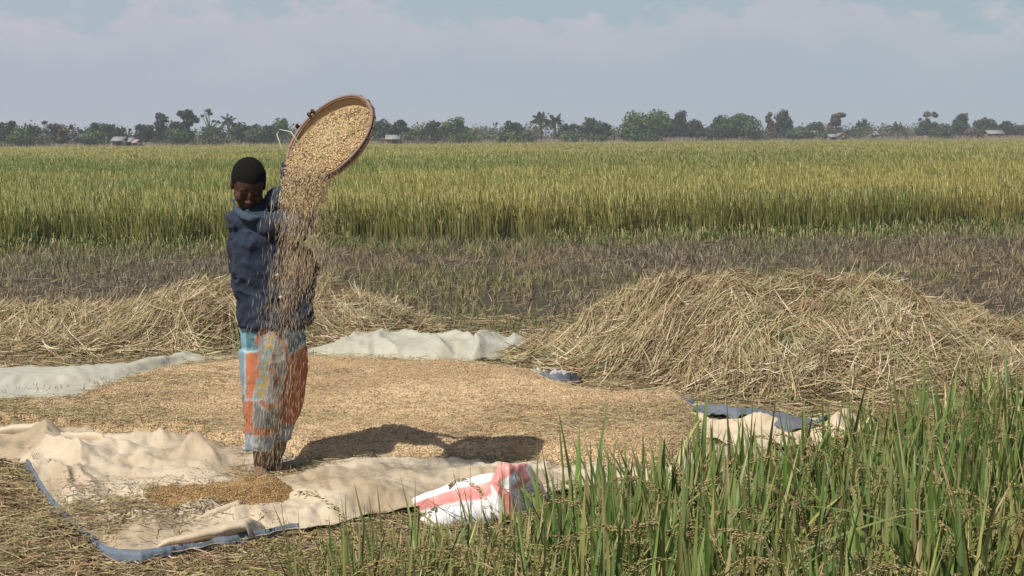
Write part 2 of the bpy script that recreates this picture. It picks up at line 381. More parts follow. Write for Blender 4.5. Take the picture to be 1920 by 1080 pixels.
# ------------------------------------------------------------------ harvested stubble
def build_stubble():
    mb = MB(); r = np.random.RandomState(8)
    N = 7600; D = r.uniform(10.8, 28.6, N) ; D = 10.8 + (D - 10.8) ** 1.06
    x = (r.uniform(-90, 2010, N) - 960) / FPX * D; y = D
    # drilled in loose rows
    x = np.round(x / 0.17) * 0.17 + r.normal(0, 0.035, N); y = np.round(y / 0.17) * 0.17 + r.normal(0, 0.04, N)
    ok = y < edge_near(x) + 0.3; x, y = x[ok], y[ok]; n = len(x)
    nb = 9; X = np.repeat(x, nb); Y = np.repeat(y, nb); m = n * nb
    X += r.normal(0, 0.022, m); Y += r.normal(0, 0.022, m)
    green = sstep(0.50, 0.68, n2d(X, Y, 0.45, 3, 21) + 0.10 * sstep(22, 27, Y) + 0.06 * (X < 0))
    h = r.uniform(0.04, 0.105, m) * (1 + 0.9 * green * r.rand(m)) * (0.8 + 0.4 * sstep(14, 25, Y))
    az = r.uniform(0, 2 * np.pi, m); le = r.uniform(0.0, 0.9, m) * h
    t = np.linspace(0, 1, 3)[None, :]
    C = np.stack([X[:, None] + np.cos(az)[:, None] * le[:, None] * t, Y[:, None] + np.sin(az)[:, None] * le[:, None] * t, ground_z(X, Y)[:, None] + h[:, None] * t ** 0.8], -1)
    W = r.uniform(0.005, 0.009, m)[:, None] * np.array([1, 0.9, 0.35])[None, :] * (1 + 0.02 * (Y[:, None] - 11))
    sa = r.uniform(-0.9, 0.9, m); S = np.stack([np.cos(sa), np.sin(sa), 0 * sa], -1)[:, None, :]
    grey = pick([(0.155, 0.132, 0.088), (0.23, 0.195, 0.125), (0.38, 0.32, 0.19), (0.14, 0.105, 0.066)], [4, 4, 2, 2], m, r)
    warm = pick([(0.30, 0.22, 0.12), (0.36, 0.29, 0.16), (0.20, 0.14, 0.08)], [3, 2, 2], m, r)
    lw = sstep(0.42, 0.6, n2d(X, Y, 0.3, 2, 31) + 0.09 * (X < -1) - 0.06 * (X > 1))[:, None]
    c = grey * (1 - lw * 0.7) + warm * lw * 0.7
    gr = pick([(0.14, 0.16, 0.05), (0.22, 0.22, 0.08), (0.10, 0.13, 0.045)], [3, 2, 2], m, r)
    gk = (green * (r.rand(m) < 0.6))[:, None]
    c = (c * (1 - gk) + gr * gk) * (1 + r.normal(0, 0.15, (m, 1)))
    ribbons(mb, C, W, S, np.clip(c, 0.01, 0.8))
    # fallen straws lying between the rows
    m = 15000; D = 10.8 + 17.5 * r.rand(m) ** 0.9; X = (r.uniform(-90, 2010, m) - 960) / FPX * D; Y = D
    az = r.uniform(0, np.pi, m); L_ = r.uniform(0.06, 0.22, m); t = np.linspace(-.5, .5, 3)[None, :]
    C = np.stack([X[:, None] + np.cos(az)[:, None] * L_[:, None] * t, Y[:, None] + np.sin(az)[:, None] * L_[:, None] * t,
                  ground_z(X, Y)[:, None] + 0.02 + r.uniform(0, 0.05, m)[:, None] + r.normal(0, 0.12, m)[:, None] * t * L_[:, None] * 2], -1)
    W = np.full((m, 3), 0.006) * np.array([0.6, 1, 0.5]); S = np.stack([-np.sin(az), np.cos(az), 0.5 + 0 * az], -1)[:, None, :]
    c = pick([(0.30, 0.23, 0.14), (0.42, 0.34, 0.20), (0.16, 0.12, 0.085), (0.2, 0.2, 0.09)], [3, 1.3, 4, 2], m, r)
    ribbons(mb, C, W, unit(S), jit(c, m, 0.15, r))
    # green weeds along the foot of the standing crop
    m = 9000; X = r.uniform(-8.8, 9.4, m); Y = edge_near(X) - r.exponential(0.7, m); h = r.uniform(0.08, 0.3, m) * np.exp(-(edge_near(X) - Y) / 1.6)
    ok = n2d(X, Y, 0.6, 2, 77) > 0.42; X, Y, h = X[ok], Y[ok], h[ok]; m = len(X)
    az = r.uniform(0, 2 * np.pi, m); t = np.linspace(0, 1, 4)[None, :]; le = h * r.uniform(0.1, 0.9, m)
    C = np.stack([X[:, None] + np.cos(az)[:, None] * le[:, None] * t ** 1.5, Y[:, None] + np.sin(az)[:, None] * le[:, None] * t ** 1.5, h[:, None] * np.sin(t * 1.9)], -1)
    W = np.full((m, 1), 0.012) * np.array([[0.8, 1, 0.8, 0.1]]); S = np.stack([np.cos(az + 1.3), np.sin(az + 1.3), 0 * az], -1)[:, None, :]
    ribbons(mb, C, W, S, jit(pick([(0.10, 0.15, 0.035), (0.2, 0.21, 0.06), (0.36, 0.29, 0.15)], [3, 3, 2], m, r), m, 0.15, r))
    link('stubble', mb.mesh('stubble'), M_straw, label='cut grey brown rice stubble in front of the standing crop', cat='stubble', kind='stuff')
build_stubble()

# ------------------------------------------------------------------ heaps of straw
STRAW = [(0.46, 0.365, 0.20), (0.35, 0.255, 0.14), (0.24, 0.160, 0.09), (0.30, 0.295, 0.145), (0.66, 0.57, 0.38), (0.13, 0.088, 0.052)]
def heap(name, hfun, x0, x1, y0, y1, nb, seed, label, wts=(4, 4, 2.4, 2.4, 1.6, 1.2), Lr=(0.14, 0.46)):
    r = np.random.RandomState(seed)
    nx, ny = int((x1 - x0) / 0.045), int((y1 - y0) / 0.045)
    X, Y = np.meshgrid(np.linspace(x0, x1, nx), np.linspace(y0, y1, ny), indexing='ij')
    H = hfun(X, Y); Z = np.where(H > 0.012, H - 0.012, -0.06)
    mb = MB(); mb.add(np.stack([X, Y, Z], -1), grid_q(nx, ny)[:, ::-1], None, (0.075, 0.052, 0.03))
    root = empty(name, ((x0 + x1) / 2, (y0 + y1) / 2, 0), label=label, cat='straw heap')
    org = np.array(root.location)
    link('packed_core', mb.mesh('packed_core', True, org), M_soil, root)
    mb = MB(); Cs = []; Ws = []; Ss = []; Co = []
    k = 0; K_ = 5; t = np.linspace(-0.5, 0.5, K_)
    while k < nb:
        cx, cy = r.uniform(x0, x1), r.uniform(y0, y1); hc = float(hfun(np.array([cx]), np.array([cy]))[0])
        if hc < 0.015: continue
        k += 1
        e = 0.08; gx = float((hfun(np.array([cx + e]), np.array([cy])) - hfun(np.array([cx - e]), np.array([cy])))[0]) / (2 * e)
        gy = float((hfun(np.array([cx]), np.array([cy + e])) - hfun(np.array([cx]), np.array([cy - e])))[0]) / (2 * e)
        base = math.atan2(gy, gx) if (r.rand() < 0.14 and abs(gx) + abs(gy) > 0.12) else (r.normal(0, 0.45) if r.rand() < 0.5 else r.uniform(0, np.pi))
        n = r.randint(12, 60); spread = r.choice([0.08, 0.18, 0.5], p=[0.5, 0.35, 0.15])
        a = base + r.normal(0, spread, n); L_ = r.uniform(*Lr, n)
        sc_ = r.uniform(0.025, 0.085)
        ox = cx + r.normal(0, sc_, n); oy = cy + r.normal(0, sc_ * 0.9, n)
        lift = r.uniform(0.0, 0.04, n) + r.uniform(0, 0.035)
        curv = r.normal(0, 0.10, n)[:, None]
        px_ = ox[:, None] + np.cos(a)[:, None] * L_[:, None] * t - np.sin(a)[:, None] * curv * (t ** 2 - 0.08) * L_[:, None] * 4
        py_ = oy[:, None] + np.sin(a)[:, None] * L_[:, None] * t + np.cos(a)[:, None] * curv * (t ** 2 - 0.08) * L_[:, None] * 4
        Hs = hfun(px_, py_); Hm = hfun(ox, oy)
        z = np.maximum(Hs, 0.0) * 0.85 + 0.15 * (Hm[:, None] + (Hs[:, -1:] - Hs[:, :1]) * t) + lift[:, None] + r.normal(0, 0.05, n)[:, None] * t + np.abs(r.normal(0, 0.045, n))[:, None] * (t + 0.5) ** 2
        Cs.append(np.stack([px_, py_, np.maximum(z, 0.006)], -1))
        w = r.uniform(0.003, 0.0072, n); Ws.append(w[:, None] * np.array([0.9, 1, 1, 0.9, 0.4]))
        s = np.stack([-np.sin(a), np.cos(a), r.uniform(-1.6, 1.6, n)], -1); Ss.append(unit(s)[:, None, :])
        bc = pick(STRAW, wts, 1, r)[0]
        c = np.where(r.rand(n, 1) < 0.72, bc, pick(STRAW, wts, n, r)); Co.append(jit(c, n, 0.14, r))
    ribbons(mb, np.concatenate(Cs), np.concatenate(Ws), np.concatenate(Ss), np.concatenate(Co))
    link('straw', mb.mesh('straw', False, org), M_straw, root)
    return root
def bump2(x, y, cx, cy, sx, sy, h, p=2.0):
    d = (np.abs((x - cx) / sx) ** p + np.abs((y - cy) / sy) ** p); return h * np.exp(-d)
def heap_fn(cols, front, back, seed, rough):
    """ridge line given by (x, height) columns, with a front and a back slope"""
    cols = np.array(cols, float); front = np.array(front, float)
    def f(x, y):
        x = np.asarray(x, float); y = np.asarray(y, float)
        wx = x + (n2d(x, y, 1.1, 2, seed + 1) - 0.5) * 0.5; wy = y + (n2d(x, y, 1.1, 2, seed + 2) - 0.5) * 0.4
        top = np.interp(wx, cols[:, 0], cols[:, 1]) * (RH if seed == 6 else LH); yf = np.interp(wx, front[:, 0], front[:, 1]); yc = np.interp(wx, front[:, 0], front[:, 2])
        t = np.where(wy < yc, (wy - yf) / (yc - yf), 1 - (wy - yc) / back)
        t = np.clip(t, -0.3, 1); s_ = np.where(t > 0, np.sin(np.clip(t, 0, 1) * np.pi / 2) ** 0.85, t)
        return top * s_ * (1 - rough / 2 + rough * n2d(x, y, 2.2, 3, seed)) + np.clip(s_, 0, 1) * ((n2d(x, y, 4.6, 2, seed + 5) - 0.5) * 0.20 + (n2d(x, y, 10, 2, seed + 6) - 0.5) * 0.07) - 0.012 + (s_ <= 0) * -0.05
    return f
RH, LH = 0.66, 0.74
h_right = heap_fn([(0.1, 0.02), (0.45, 0.24), (0.75, 0.54), (1.05, 0.86), (1.5, 0.90), (1.9, 0.86), (2.4, 0.83), (2.7, 0.76), (3.0, 0.50), (3.4, 0.34), (3.8, 0.22), (4.3, 0.18), (5.0, 0.15)],
                  [(0.1, 11.6, 12.3), (0.6, 11.1, 12.2), (1.1, 10.6, 12.1), (2.0, 10.2, 12.0), (3.0, 10.2, 11.9), (5.0, 10.0, 12.0)], 1.0, 6, 0.42)
h_left = heap_fn([(-5.6, 0.22), (-4.6, 0.25), (-3.9, 0.26), (-3.3, 0.25), (-2.9, 0.36), (-2.5, 0.52), (-2.2, 0.57), (-1.9, 0.55), (-1.4, 0.38), (-1.0, 0.24), (-0.75, 0.04), (-0.5, 0.0)],
                 [(-5.6, 12.8, 13.8), (-3.0, 12.8, 13.9), (-2.3, 13.0, 14.0), (-1.6, 13.5, 14.3), (-0.6, 14.0, 14.5)], 0.7, 16, 0.42)
heap('straw_heap', h_right, 0.05, 5.0, 9.9, 13.4, 2500, 21, 'large heap of threshed straw right of the grain spread')
heap('straw_heap', h_left, -5.6, -0.45, 12.6, 15.2, 1900, 22, 'lower heap of threshed straw behind the standing person', wts=(4.5, 3.5, 2.6, 2.6, 2.6, 1.0))

# ------------------------------------------------------------------ loose straw litter over the threshing ground
def build_litter():
    mb = MB(); r = np.random.RandomState(31)
    def scatter(n, pts_fn, L0, L1, cols, wts, zmax=0.03, w=(0.0035, 0.007)):
        X, Y = pts_fn(n); n = len(X)
        az = r.uniform(0, np.pi, n); L_ = r.uniform(L0, L1, n) * (0.5 + r.rand(n)); t = np.linspace(-.5, .5, 4)[None, :]
        cv = r.normal(0, 0.15, n)[:, None] * L_[:, None] * (t ** 2 - 0.08) * 4
        C = np.stack([X[:, None] + np.cos(az)[:, None] * L_[:, None] * t - np.sin(az)[:, None] * cv, Y[:, None] + np.sin(az)[:, None] * L_[:, None] * t + np.cos(az)[:, None] * cv,
                      0.004 + r.uniform(0.0, zmax, n)[:, None] + r.normal(0, 0.14, n)[:, None] * t * L_[:, None]], -1)
        C[..., 2] = np.maximum(C[..., 2], 0.004) + ground_z(C[..., 0], C[..., 1]) + 0.012
        W = r.uniform(*w, n)[:, None] * np.array([[0.6, 1, 1, 0.4]]); S = unit(np.stack([-np.sin(az), np.cos(az), r.uniform(-1, 1, n)], -1))[:, None, :]
        ribbons(mb, C, W, S, jit(pick(cols, wts, n, r), n, 0.16, r))
    def lowleft(n):
        px = r.uniform(-60, 760, n); py = r.uniform(860, 1110, n); g = G(px, py); return g[:, 0], g[:, 1]
    scatter(20000, lowleft, 0.05, 0.14, [(0.33, 0.235, 0.125), (0.46, 0.36, 0.20), (0.19, 0.13, 0.075), (0.26, 0.235, 0.10), (0.15, 0.15, 0.06)], [4, 2.4, 3, 1.4, .8], 0.03, (0.003, 0.006))
    def lowright(n):
        px = r.uniform(600, 2000, n); py = r.uniform(780, 1110, n); g = G(px, py); return g[:, 0], g[:, 1]
    scatter(16000, lowright, 0.06, 0.16, [(0.30, 0.225, 0.12), (0.42, 0.34, 0.19), (0.14, 0.10, 0.06), (0.24, 0.225, 0.10)], [3, 2, 3, 1.5], 0.03, (0.003, 0.006))
    def backleft(n):
        px = r.uniform(-60, 1100, n); py = r.uniform(600, 720, n); g = G(px, py); return g[:, 0], g[:, 1]
    scatter(12000, backleft, 0.10, 0.3, STRAW, (3, 4, 3, 3, 1, 2), 0.05)
    def pilefoot(n):
        px = r.uniform(950, 2000, n); py = r.uniform(650, 800, n); g = G(px, py); return g[:, 0], g[:, 1]
    scatter(16000, pilefoot, 0.08, 0.28, STRAW, (3, 4, 3, 3, 1.4, 1.5), 0.06)
    link('straw_litter', mb.mesh('straw_litter'), M_straw, label='loose straw litter strewn over the ground round the sheets', cat='straw litter', kind='stuff')
build_litter()

# ------------------------------------------------------------------ plastic sheets under the grain
def ridged(x, y, s, seed=0): return 1 - np.abs(2 * n2d(x, y, s, 2, seed) - 1)
def sheet(xs, ytop, ybot, zfun, nu, nv, colf, v_pow=1.0):
    px = np.linspace(xs[0], xs[-1], nu); v = np.linspace(0, 1, nv) ** v_pow
    yt = np.interp(px, xs, ytop); yb = np.interp(px, xs, ybot)
    wob = (n2d(px, 0 * px, 0.02, 3, 3) - 0.5) * 16
    PY = yb[:, None] + (yt - yb)[:, None] * v[None, :] + wob[:, None] * (1 - v)[None, :]
    PX = np.repeat(px[:, None], nv, 1)
    Pt = G(PX, PY); x, y = Pt[..., 0], Pt[..., 1]
    z = zfun(x, y, PX, PY, v[None, :] * np.ones_like(PX))
    V = np.stack([x, y, z], -1)
    return V, colf(x, y, PX, PY, v[None, :] * np.ones_like(PX))
def tri(a): return np.abs((a - np.floor(a)) - 0.5) * 2
def crumple(x, y, f, seed, n=6):
    r = np.random.RandomState(seed); z = 0
    for k in range(n):
        a = r.uniform(0, np.pi); ff = f * r.uniform(0.7, 1.6); ph = r.rand() * 9
        w = (n2d(x, y, f * 0.55, 2, seed + k) - .5) * 1.3
        m = sstep(0.42, 0.66, n2d(x, y, f * 0.7, 2, seed + 40 + k))
        z = z + (1 - np.sqrt(tri((x * math.cos(a) + y * math.sin(a)) * ff + w + ph) ** 2 + 0.004)) * m / ff
    return z
def foldline(PX, PY, x, y, a, b, h, w, skew=0.0):
    """a raised crease of cloth running between two spots on the ground"""
    A = G(*a)[:2]; B = G(*b)[:2]; d = B - A; L_ = np.linalg.norm(d); d = d / L_; nrm = np.array([-d[1], d[0]])
    s = (x - A[0]) * d[0] + (y - A[1]) * d[1]; q = (x - A[0]) * nrm[0] + (y - A[1]) * nrm[1]
    q = q + 0.035 * np.sin(s * 9 + a[0])
    env = sstep(-0.12, 0.18, s) * (1 - sstep(L_ - 0.18, L_ + 0.12, s))
    ww = np.where(q > 0, w * (1 - skew), w * (1 + skew))
    return 0.95 * h * env * (np.exp(-np.abs(q / ww) ** 1.0) * 0.7 + 0.3 * np.exp(-np.abs(q / ww) ** 2)) * (0.55 + 0.9 * n2d(x, y, 5, 2, 71))
def solid(mb_name, V, C, nu, nv, m, parent, org, thick=0.004, **k):
    mb = MB(); mb.add(V.reshape(-1, 3), grid_q(nu, nv)[:, ::-1], None, C.reshape(-1, 3) if C.ndim > 1 and C.size > 3 else C)
    o = link(mb_name, mb.mesh(mb_name, True, org), m, parent, **k)
    s = o.modifiers.new('thickness', 'SOLIDIFY'); s.thickness = thick; s.offset = -1
    return o

# front cream sheet with its blue reverse showing along the edge
fx = [-200, 0, 55, 100, 150, 190, 225, 265, 340, 480, 620, 760, 900, 1050, 1200, 1320, 1440]
fb = [862, 874, 888, 962, 1006, 1042, 1060, 1064, 1050, 1024, 1002, 972, 945, 936, 930, 915, 890]
ft = [795, 802, 806, 812, 822, 828, 831, 834, 838, 848, 850, 855, 860, 860, 856, 850, 825]
FOLDS = [((60, 840), (150, 900), 0.09, 0.07, -.3), ((100, 900), (120, 960), 0.07, 0.05, .4), ((150, 905), (160, 960), 0.05, 0.05, 0), ((195, 850), (330, 850), 0.05, 0.07, 0),
         ((330, 868), (480, 905), 0.06, 0.07, .3), ((380, 850), (350, 890), 0.06, 0.05, -.3), ((200, 1010), (430, 975), 0.06, 0.05, .3), ((260, 1030), (330, 1000), 0.04, 0.05, 0),
         ((430, 1000), (560, 985), 0.05, 0.05, -.3), ((600, 985), (760, 950), 0.03, 0.07, 0), ((90, 940), (180, 1000), .03, .04, 0)]
def fz(x, y, PX, PY, v):
    wx_ = x + (n2d(x, y, 1.3, 2, 91) - .5) * .8; wy_ = y + (n2d(x, y, 1.3, 2, 92) - .5) * .8
    z = 0.014 + 0.016 * crumple(x, y, 1.4, 5, 6) + 0.060 * crumple(x, y, 3.4, 25, 6) + 0.085 * crumple(x, y, 8.5, 45, 6) + 0.05 * crumple(x, y, 17, 55, 4)
    for a, b, h, w, s in FOLDS: z = z + foldline(PX, PY, x, y, a, b, h, w, s)
    z = 0.014 + (z - 0.014) * (0.30 + 0.70 * sstep(0, 0.14, v)) + 0.012 * np.exp(-(v / 0.03) ** 2)
    z = 0.014 + (z - 0.014) * (1 - 0.75 * sstep(0.62, 0.9, v) * sstep(510, 570, PX))
    ft_ = G(500, 898); near = np.exp(-(((x - ft_[0]) / 0.30) ** 2 + ((y - ft_[1]) / 0.22) ** 2) ** 2)
    return z * (1 - near) + 0.016 * near
def fc(x, y, PX, PY, v):
    dirt = (sstep(0.42, 0.70, n2d(x, y, 1.9, 5, 40)) * 0.75)[..., None]
    return np.array([0.57, 0.49, 0.375]) * (1 - dirt) + np.array([0.36, 0.285, 0.19]) * dirt
V, C = sheet(fx, ft, fb, fz, 560, 110, fc)
root = empty('plastic_sheet', G(420, 930), label='cream woven plastic sheet with blue edge under the feet', cat='plastic sheet')
FRO = np.array(root.location)
solid('sheet', V, C, 560, 110, M_tarp, root, FRO)
# tongues of cloth folded over on themselves
def tongue(a, b, h, over, back, colr, name='fold', taper=0.65, seed=0):
    A = G(*a); B = G(*b); u = np.linspace(0, 1, 40); w = np.linspace(0, 1, 16)
    hh = h * (0.25 + 0.75 * u ** taper) * (1 - sstep(0.93, 1.0, u) * 0.75) * (1 + 0.25 * (n2d(u * 6, u * 0 + seed, 1, 2, 5) - .5))
    cy = np.interp(w, [0, .35, .55, .7, .78, 1], [back, back * .45, 0.0, -over * .85, -over, -over * .1]); cz = np.interp(w, [0, .35, .55, .7, .78, 1], [0.0, .68, 1.0, .97, .82, .05])
    cc = A[None, :] + (B - A)[None, :] * u[:, None]
    V = np.stack([cc[:, 0][:, None] + 0 * w[None, :] + 0.02 * np.sin(w * 5 + seed)[None, :] * u[:, None], cc[:, 1][:, None] + cy[None, :] * (0.4 + .6 * u)[:, None], 0.022 + hh[:, None] * cz[None, :]], -1)
    V[..., 2] += 0.04 * crumple(V[..., 0], V[..., 1], 9, 33 + seed, 4)
    solid(name, V[::-1], colr * (0.9 + 0.2 * n2d(V[..., 0], V[..., 1], 5, 2, 6))[..., None][::-1], 40, 16, M_tarp, root, FRO, 0.004)
CRM = np.array([0.57, 0.49, 0.375])
tongue((300, 1042), (487, 1018), 0.085, 0.10, 0.14, CRM, seed=1)
tongue((345, 1008), (465, 978), 0.080, 0.07, 0.12, CRM, seed=2)
tongue((60, 842), (206, 868), 0.13, 0.05, 0.12, CRM, seed=3)
tongue((-40, 830), (92, 832), 0.10, 0.05, 0.14, CRM, seed=4)
# turned blue hem
px = np.linspace(52, 560, 260)
yb = np.interp(px, fx, fb) + (n2d(px, 0 * px, 0.02, 3, 3) - 0.5) * 16
wd = (0.5 + 6 * n2d(px, 0 * px + 3, 0.045, 3, 9)) * np.where(px < 90, 1.2, 1) * (1 - 0.55 * sstep(230, 300, px)) * (1 - sstep(360, 480, px) * 0.5)
gap = sstep(0.40, 0.47, n2d(px, 0 * px + 8, 0.02, 2, 13)) * (1 - sstep(335, 365, px) * (1 - sstep(400, 420, px) * (1 - sstep(470, 490, px))))
q = np.linspace(0, 1, 6)
out_ = (1 - sstep(150, 260, px))
Pt = G(px[:, None] - (wd * gap * out_)[:, None] * 1.1 * q[None, :], yb[:, None] - 1 + (wd * gap * (1 - 0.4 * out_))[:, None] * (q - 0.25)[None, :])
Pt[..., 2] = 0.012 + 0.030 * np.sin(q * np.pi)[None, :] * (0.7 + 0.6 * n2d(Pt[..., 0], Pt[..., 1], 12, 2, 3)) + 0.022 * (q[None, :] < 0.5)
solid('blue_hem', Pt[:, ::-1], np.array([0.13, 0.165, 0.215]) * (0.5 + 1.0 * n2d(Pt[..., 0], Pt[..., 1], 9, 3, 2))[..., None][:, ::-1], 260, 6, M_tarp, root, FRO)

# back pale sheet, its far edge bunched up over the straw
bx = [-200, 0, 120, 180, 240, 300, 350, 400, 450, 520, 580, 640, 690, 760, 860, 900, 960, 1005]
bt = [708, 708, 706, 704, 700, 690, 674, 675, 672, 668, 664, 655, 650, 648, 648, 650, 652, 652]
bb = [772, 764, 756, 742, 726, 708, 692, 686, 684, 682, 682, 684, 688, 690, 694, 690, 680, 664]
def bz(x, y, PX, PY, v):
    bulge = np.interp(PX, [-200, 60, 200, 300, 345, 400, 500, 590, 690, 860, 930, 985, 1005], [0.03, 0.035, 0.03, 0.02, 0.05, 0.015, 0.02, 0.035, 0.115, 0.105, 0.085, 0.05, 0.01])
    z = bulge * np.sin(np.clip(v, 0, 1) ** 0.8 * np.pi * 0.88 + 0.22)
    left = 1 - sstep(300, 380, PX)
    z = z * (1 - left) + left * (0.02 + 0.06 * np.exp(-((v - 0.56) / 0.20) ** 2) * (v < 0.56) + 0.06 * (v >= 0.56) * np.exp(-((v - 0.56) / 0.5) ** 2))
    z = z + (0.05 * crumple(x, y, 3.0, 65, 6) * np.clip(bulge * 9, 0.2, 1) + 0.045 * crumple(x, y, 7, 75, 6)) * sstep(0, .25, v) + 0.012
    for a, b, h, w, s in [((740, 655), (860, 690), 0.06, 0.05, .3), ((880, 690), (930, 655), 0.07, 0.05, .4), ((950, 672), (985, 655), 0.05, 0.05, .4), ((620, 680), (690, 655), 0.05, 0.05, 0), ((700, 655), (740, 690), .04, .04, 0), ((800, 650), (900, 662), .05, .04, .3)]:
        z = z + foldline(PX, PY, x, y, a, b, h, w, s)
    return z
root = empty('plastic_sheet', G(600, 690), label='pale grey green plastic sheet bunched between grain and straw heaps', cat='plastic sheet')
V, C = sheet(bx, bt, bb, bz, 460, 60, lambda x, y, PX, PY, v: np.array([0.45, 0.445, 0.37]) * (0.88 + 0.24 * n2d(x, y, 3, 3, 50))[..., None])
solid('sheet', V, C, 460, 60, M_tarp, root, np.array(root.location))

# right hand sheet: cream with a crumpled blue reverse turned over along the top
rx = [1235, 1270, 1310, 1380, 1450, 1530, 1570, 1600, 1620, 1640]
rt = [752, 758, 780, 790, 792, 800, 798, 796, 806, 820]
rb = [775, 795, 830, 845, 845, 850, 850, 850, 840, 835]
def rz(x, y, PX, PY, v):
    z = 0.02 + 0.06 * crumple(x, y, 3.0, 85, 6) + 0.045 * crumple(x, y, 8, 95, 5)
    z = z + foldline(PX, PY, x, y, (1560, 850), (1600, 812), 0.13, 0.10) + foldline(PX, PY, x, y, (1380, 820), (1470, 812), 0.07, 0.06)
    return z
root = empty('plastic_sheet', G(1450, 830), label='crumpled cream and blue plastic sheet end below the large straw heap', cat='plastic sheet')
RRO = np.array(root.location)
V, C = sheet(rx, rt, rb, rz, 260, 50, lambda x, y, PX, PY, v: np.array([0.62, 0.52, 0.38]) * (0.85 + 0.3 * n2d(x, y, 4, 3, 51))[..., None])
solid('sheet', V, C, 260, 50, M_tarp, root, RRO)
hx = [1235, 1255, 1290, 1330, 1400, 1440, 1480, 1540, 1565, 1590]
ht = [745, 748, 768, 782, 787, 796, 800, 812, 800, 792]
hb = [754, 768, 796, 802, 800, 814, 822, 825, 813, 797]
def hz(x, y, PX, PY, v):
    return 0.030 + 0.020 * np.sin(v * np.pi) * (0.5 + n2d(x, y, 4, 2, 3)) + 0.10 * crumple(x, y, 5, 29, 6) + 0.06 * crumple(x, y, 12, 39, 5) + foldline(PX, PY, x, y, (1550, 830), (1590, 805), 0.08, 0.06)
V, C = sheet(hx, ht, hb, hz, 220, 24, lambda x, y, PX, PY, v: np.array([0.14, 0.165, 0.20]) * (0.7 + 0.6 * n2d(x, y, 6, 3, 52))[..., None] * np.ones((1, 1, 3)))
solid('blue_reverse', V, C, 220, 24, M_tarp, root, RRO)

# small blue and white bag beside the heap
root = empty('crumpled_bag', G(1040, 728), label='small crumpled blue and white bag at the foot of the large straw heap', cat='bag')
for nm, c, bqx, bqy, rr, h in (('blue_cloth', (0.13, 0.165, 0.23), 1028, 732, (0.13, 0.10), 0.07), ('white_cloth', (0.42, 0.41, 0.42), 1046, 722, (0.08, 0.07), 0.06), ('dark_cloth', (0.045, 0.05, 0.06), 1070, 730, (0.075, 0.06), 0.055), ('pale_film', (0.45, 0.44, 0.36), 1004, 722, (0.11, 0.10), 0.06)):
    c0 = G(bqx, bqy); u = np.linspace(0, 2 * np.pi, 40); q = np.linspace(0, 1, 14)
    U, Q_ = np.meshgrid(u, q, indexing='ij')
    rad = 1 + 0.45 * (n2d(np.cos(U) * 2 + bqx, np.sin(U) * 2, 1.2, 2, 3) - 0.5) * 2
    X = c0[0] + np.cos(U) * Q_ * rr[0] * rad; Y = c0[1] + np.sin(U) * Q_ * rr[1] * rad
    Z = 0.02 + h * np.sqrt(np.clip(1 - Q_ ** 2, 0, 1)) * (0.35 + 1.3 * ridged(X, Y, 22, 4) ** 2)
    solid(nm, np.stack([X, Y, Z], -1)[::-1], np.asarray(c, float), 40, 14, M_tarp, root, np.array(root.location), 0.003)

# ------------------------------------------------------------------ spread grain
gx = [-200, 0, 150, 250, 330, 450, 580, 720, 860, 980, 1060, 1150, 1250, 1290, 1340]
gt = [786, 782, 764, 730, 700, 680, 678, 682, 688, 706, 746, 760, 764, 776, 800]
gb = [806, 812, 836, 846, 856, 872, 898, 893, 886, 886, 900, 900, 890, 880, 850]
def grain_h(x, y, PX, PY, v):
    e = sstep(0, 0.16, v) * (1 - sstep(0.86, 1.0, v)) * sstep(-250, -100, PX) * (1 - sstep(1250, 1345, PX))
    z = 0.012 + e * (0.085 + 0.085 * (n2d(x, y, 0.9, 3, 60) - 0.4) + 0.060 * (n2d(x, y, 3.6, 3, 61) - 0.5) + 0.014 * (n2d(x, y, 17, 2, 62) - 0.5))
    return np.maximum(z + 0.020 * e, 0.010)
GC = np.array([0.68, 0.525, 0.325])
def grain_c(x, y):
    d = sstep(0.48, 0.66, n2d(x, y, 1.4, 5, 66))[..., None] * 0.65
    w = sstep(-1.2, -3.0, x)[..., None] * 0.35
    c = GC * (1 - d) + np.array([0.38, 0.26, 0.14]) * d
    return c * (1 - w) + np.array([0.46, 0.37, 0.22]) * w
V, C = sheet(gx, gt, gb, grain_h, 620, 150, lambda x, y, PX, PY, v: grain_c(x, y))
mb = MB(); mb.add(V.reshape(-1, 3), grid_q(620, 150)[:, ::-1], None, C.reshape(-1, 3))
r = np.random.RandomState(41)
def on_sheet(V, n, r):
    nu, nv = V.shape[:2]; i = r.rand(n) * (nu - 1.001); j = r.rand(n) * (nv - 1.001)
    a, b = i.astype(int), j.astype(int); fi, fj = (i - a)[:, None], (j - b)[:, None]
    return V[a, b] * (1 - fi) * (1 - fj) + V[a + 1, b] * fi * (1 - fj) + V[a, b + 1] * (1 - fi) * fj + V[a + 1, b + 1] * fi * fj
n = 120000; C0 = on_sheet(V, n, r); C0[:, 2] += r.uniform(0.0, 0.006, n)
D0 = r.normal(size=(n, 3)); D0[:, 2] *= 0.45
pal = [(0.72, 0.56, 0.35), (0.60, 0.455, 0.275), (0.82, 0.69, 0.47), (0.34, 0.245, 0.15)]
grains(mb, C0, D0, r.uniform(0.009, 0.016, n), r.uniform(0.004, 0.006, n), jit(pick(pal, [4, 3, 2, 1.3], n, r), n, 0.14, r))
link('rice_grain', mb.mesh('rice_grain', True), M_bed, label='broad spread of golden threshed rice grain drying on the sheets', cat='rice grain', kind='stuff')
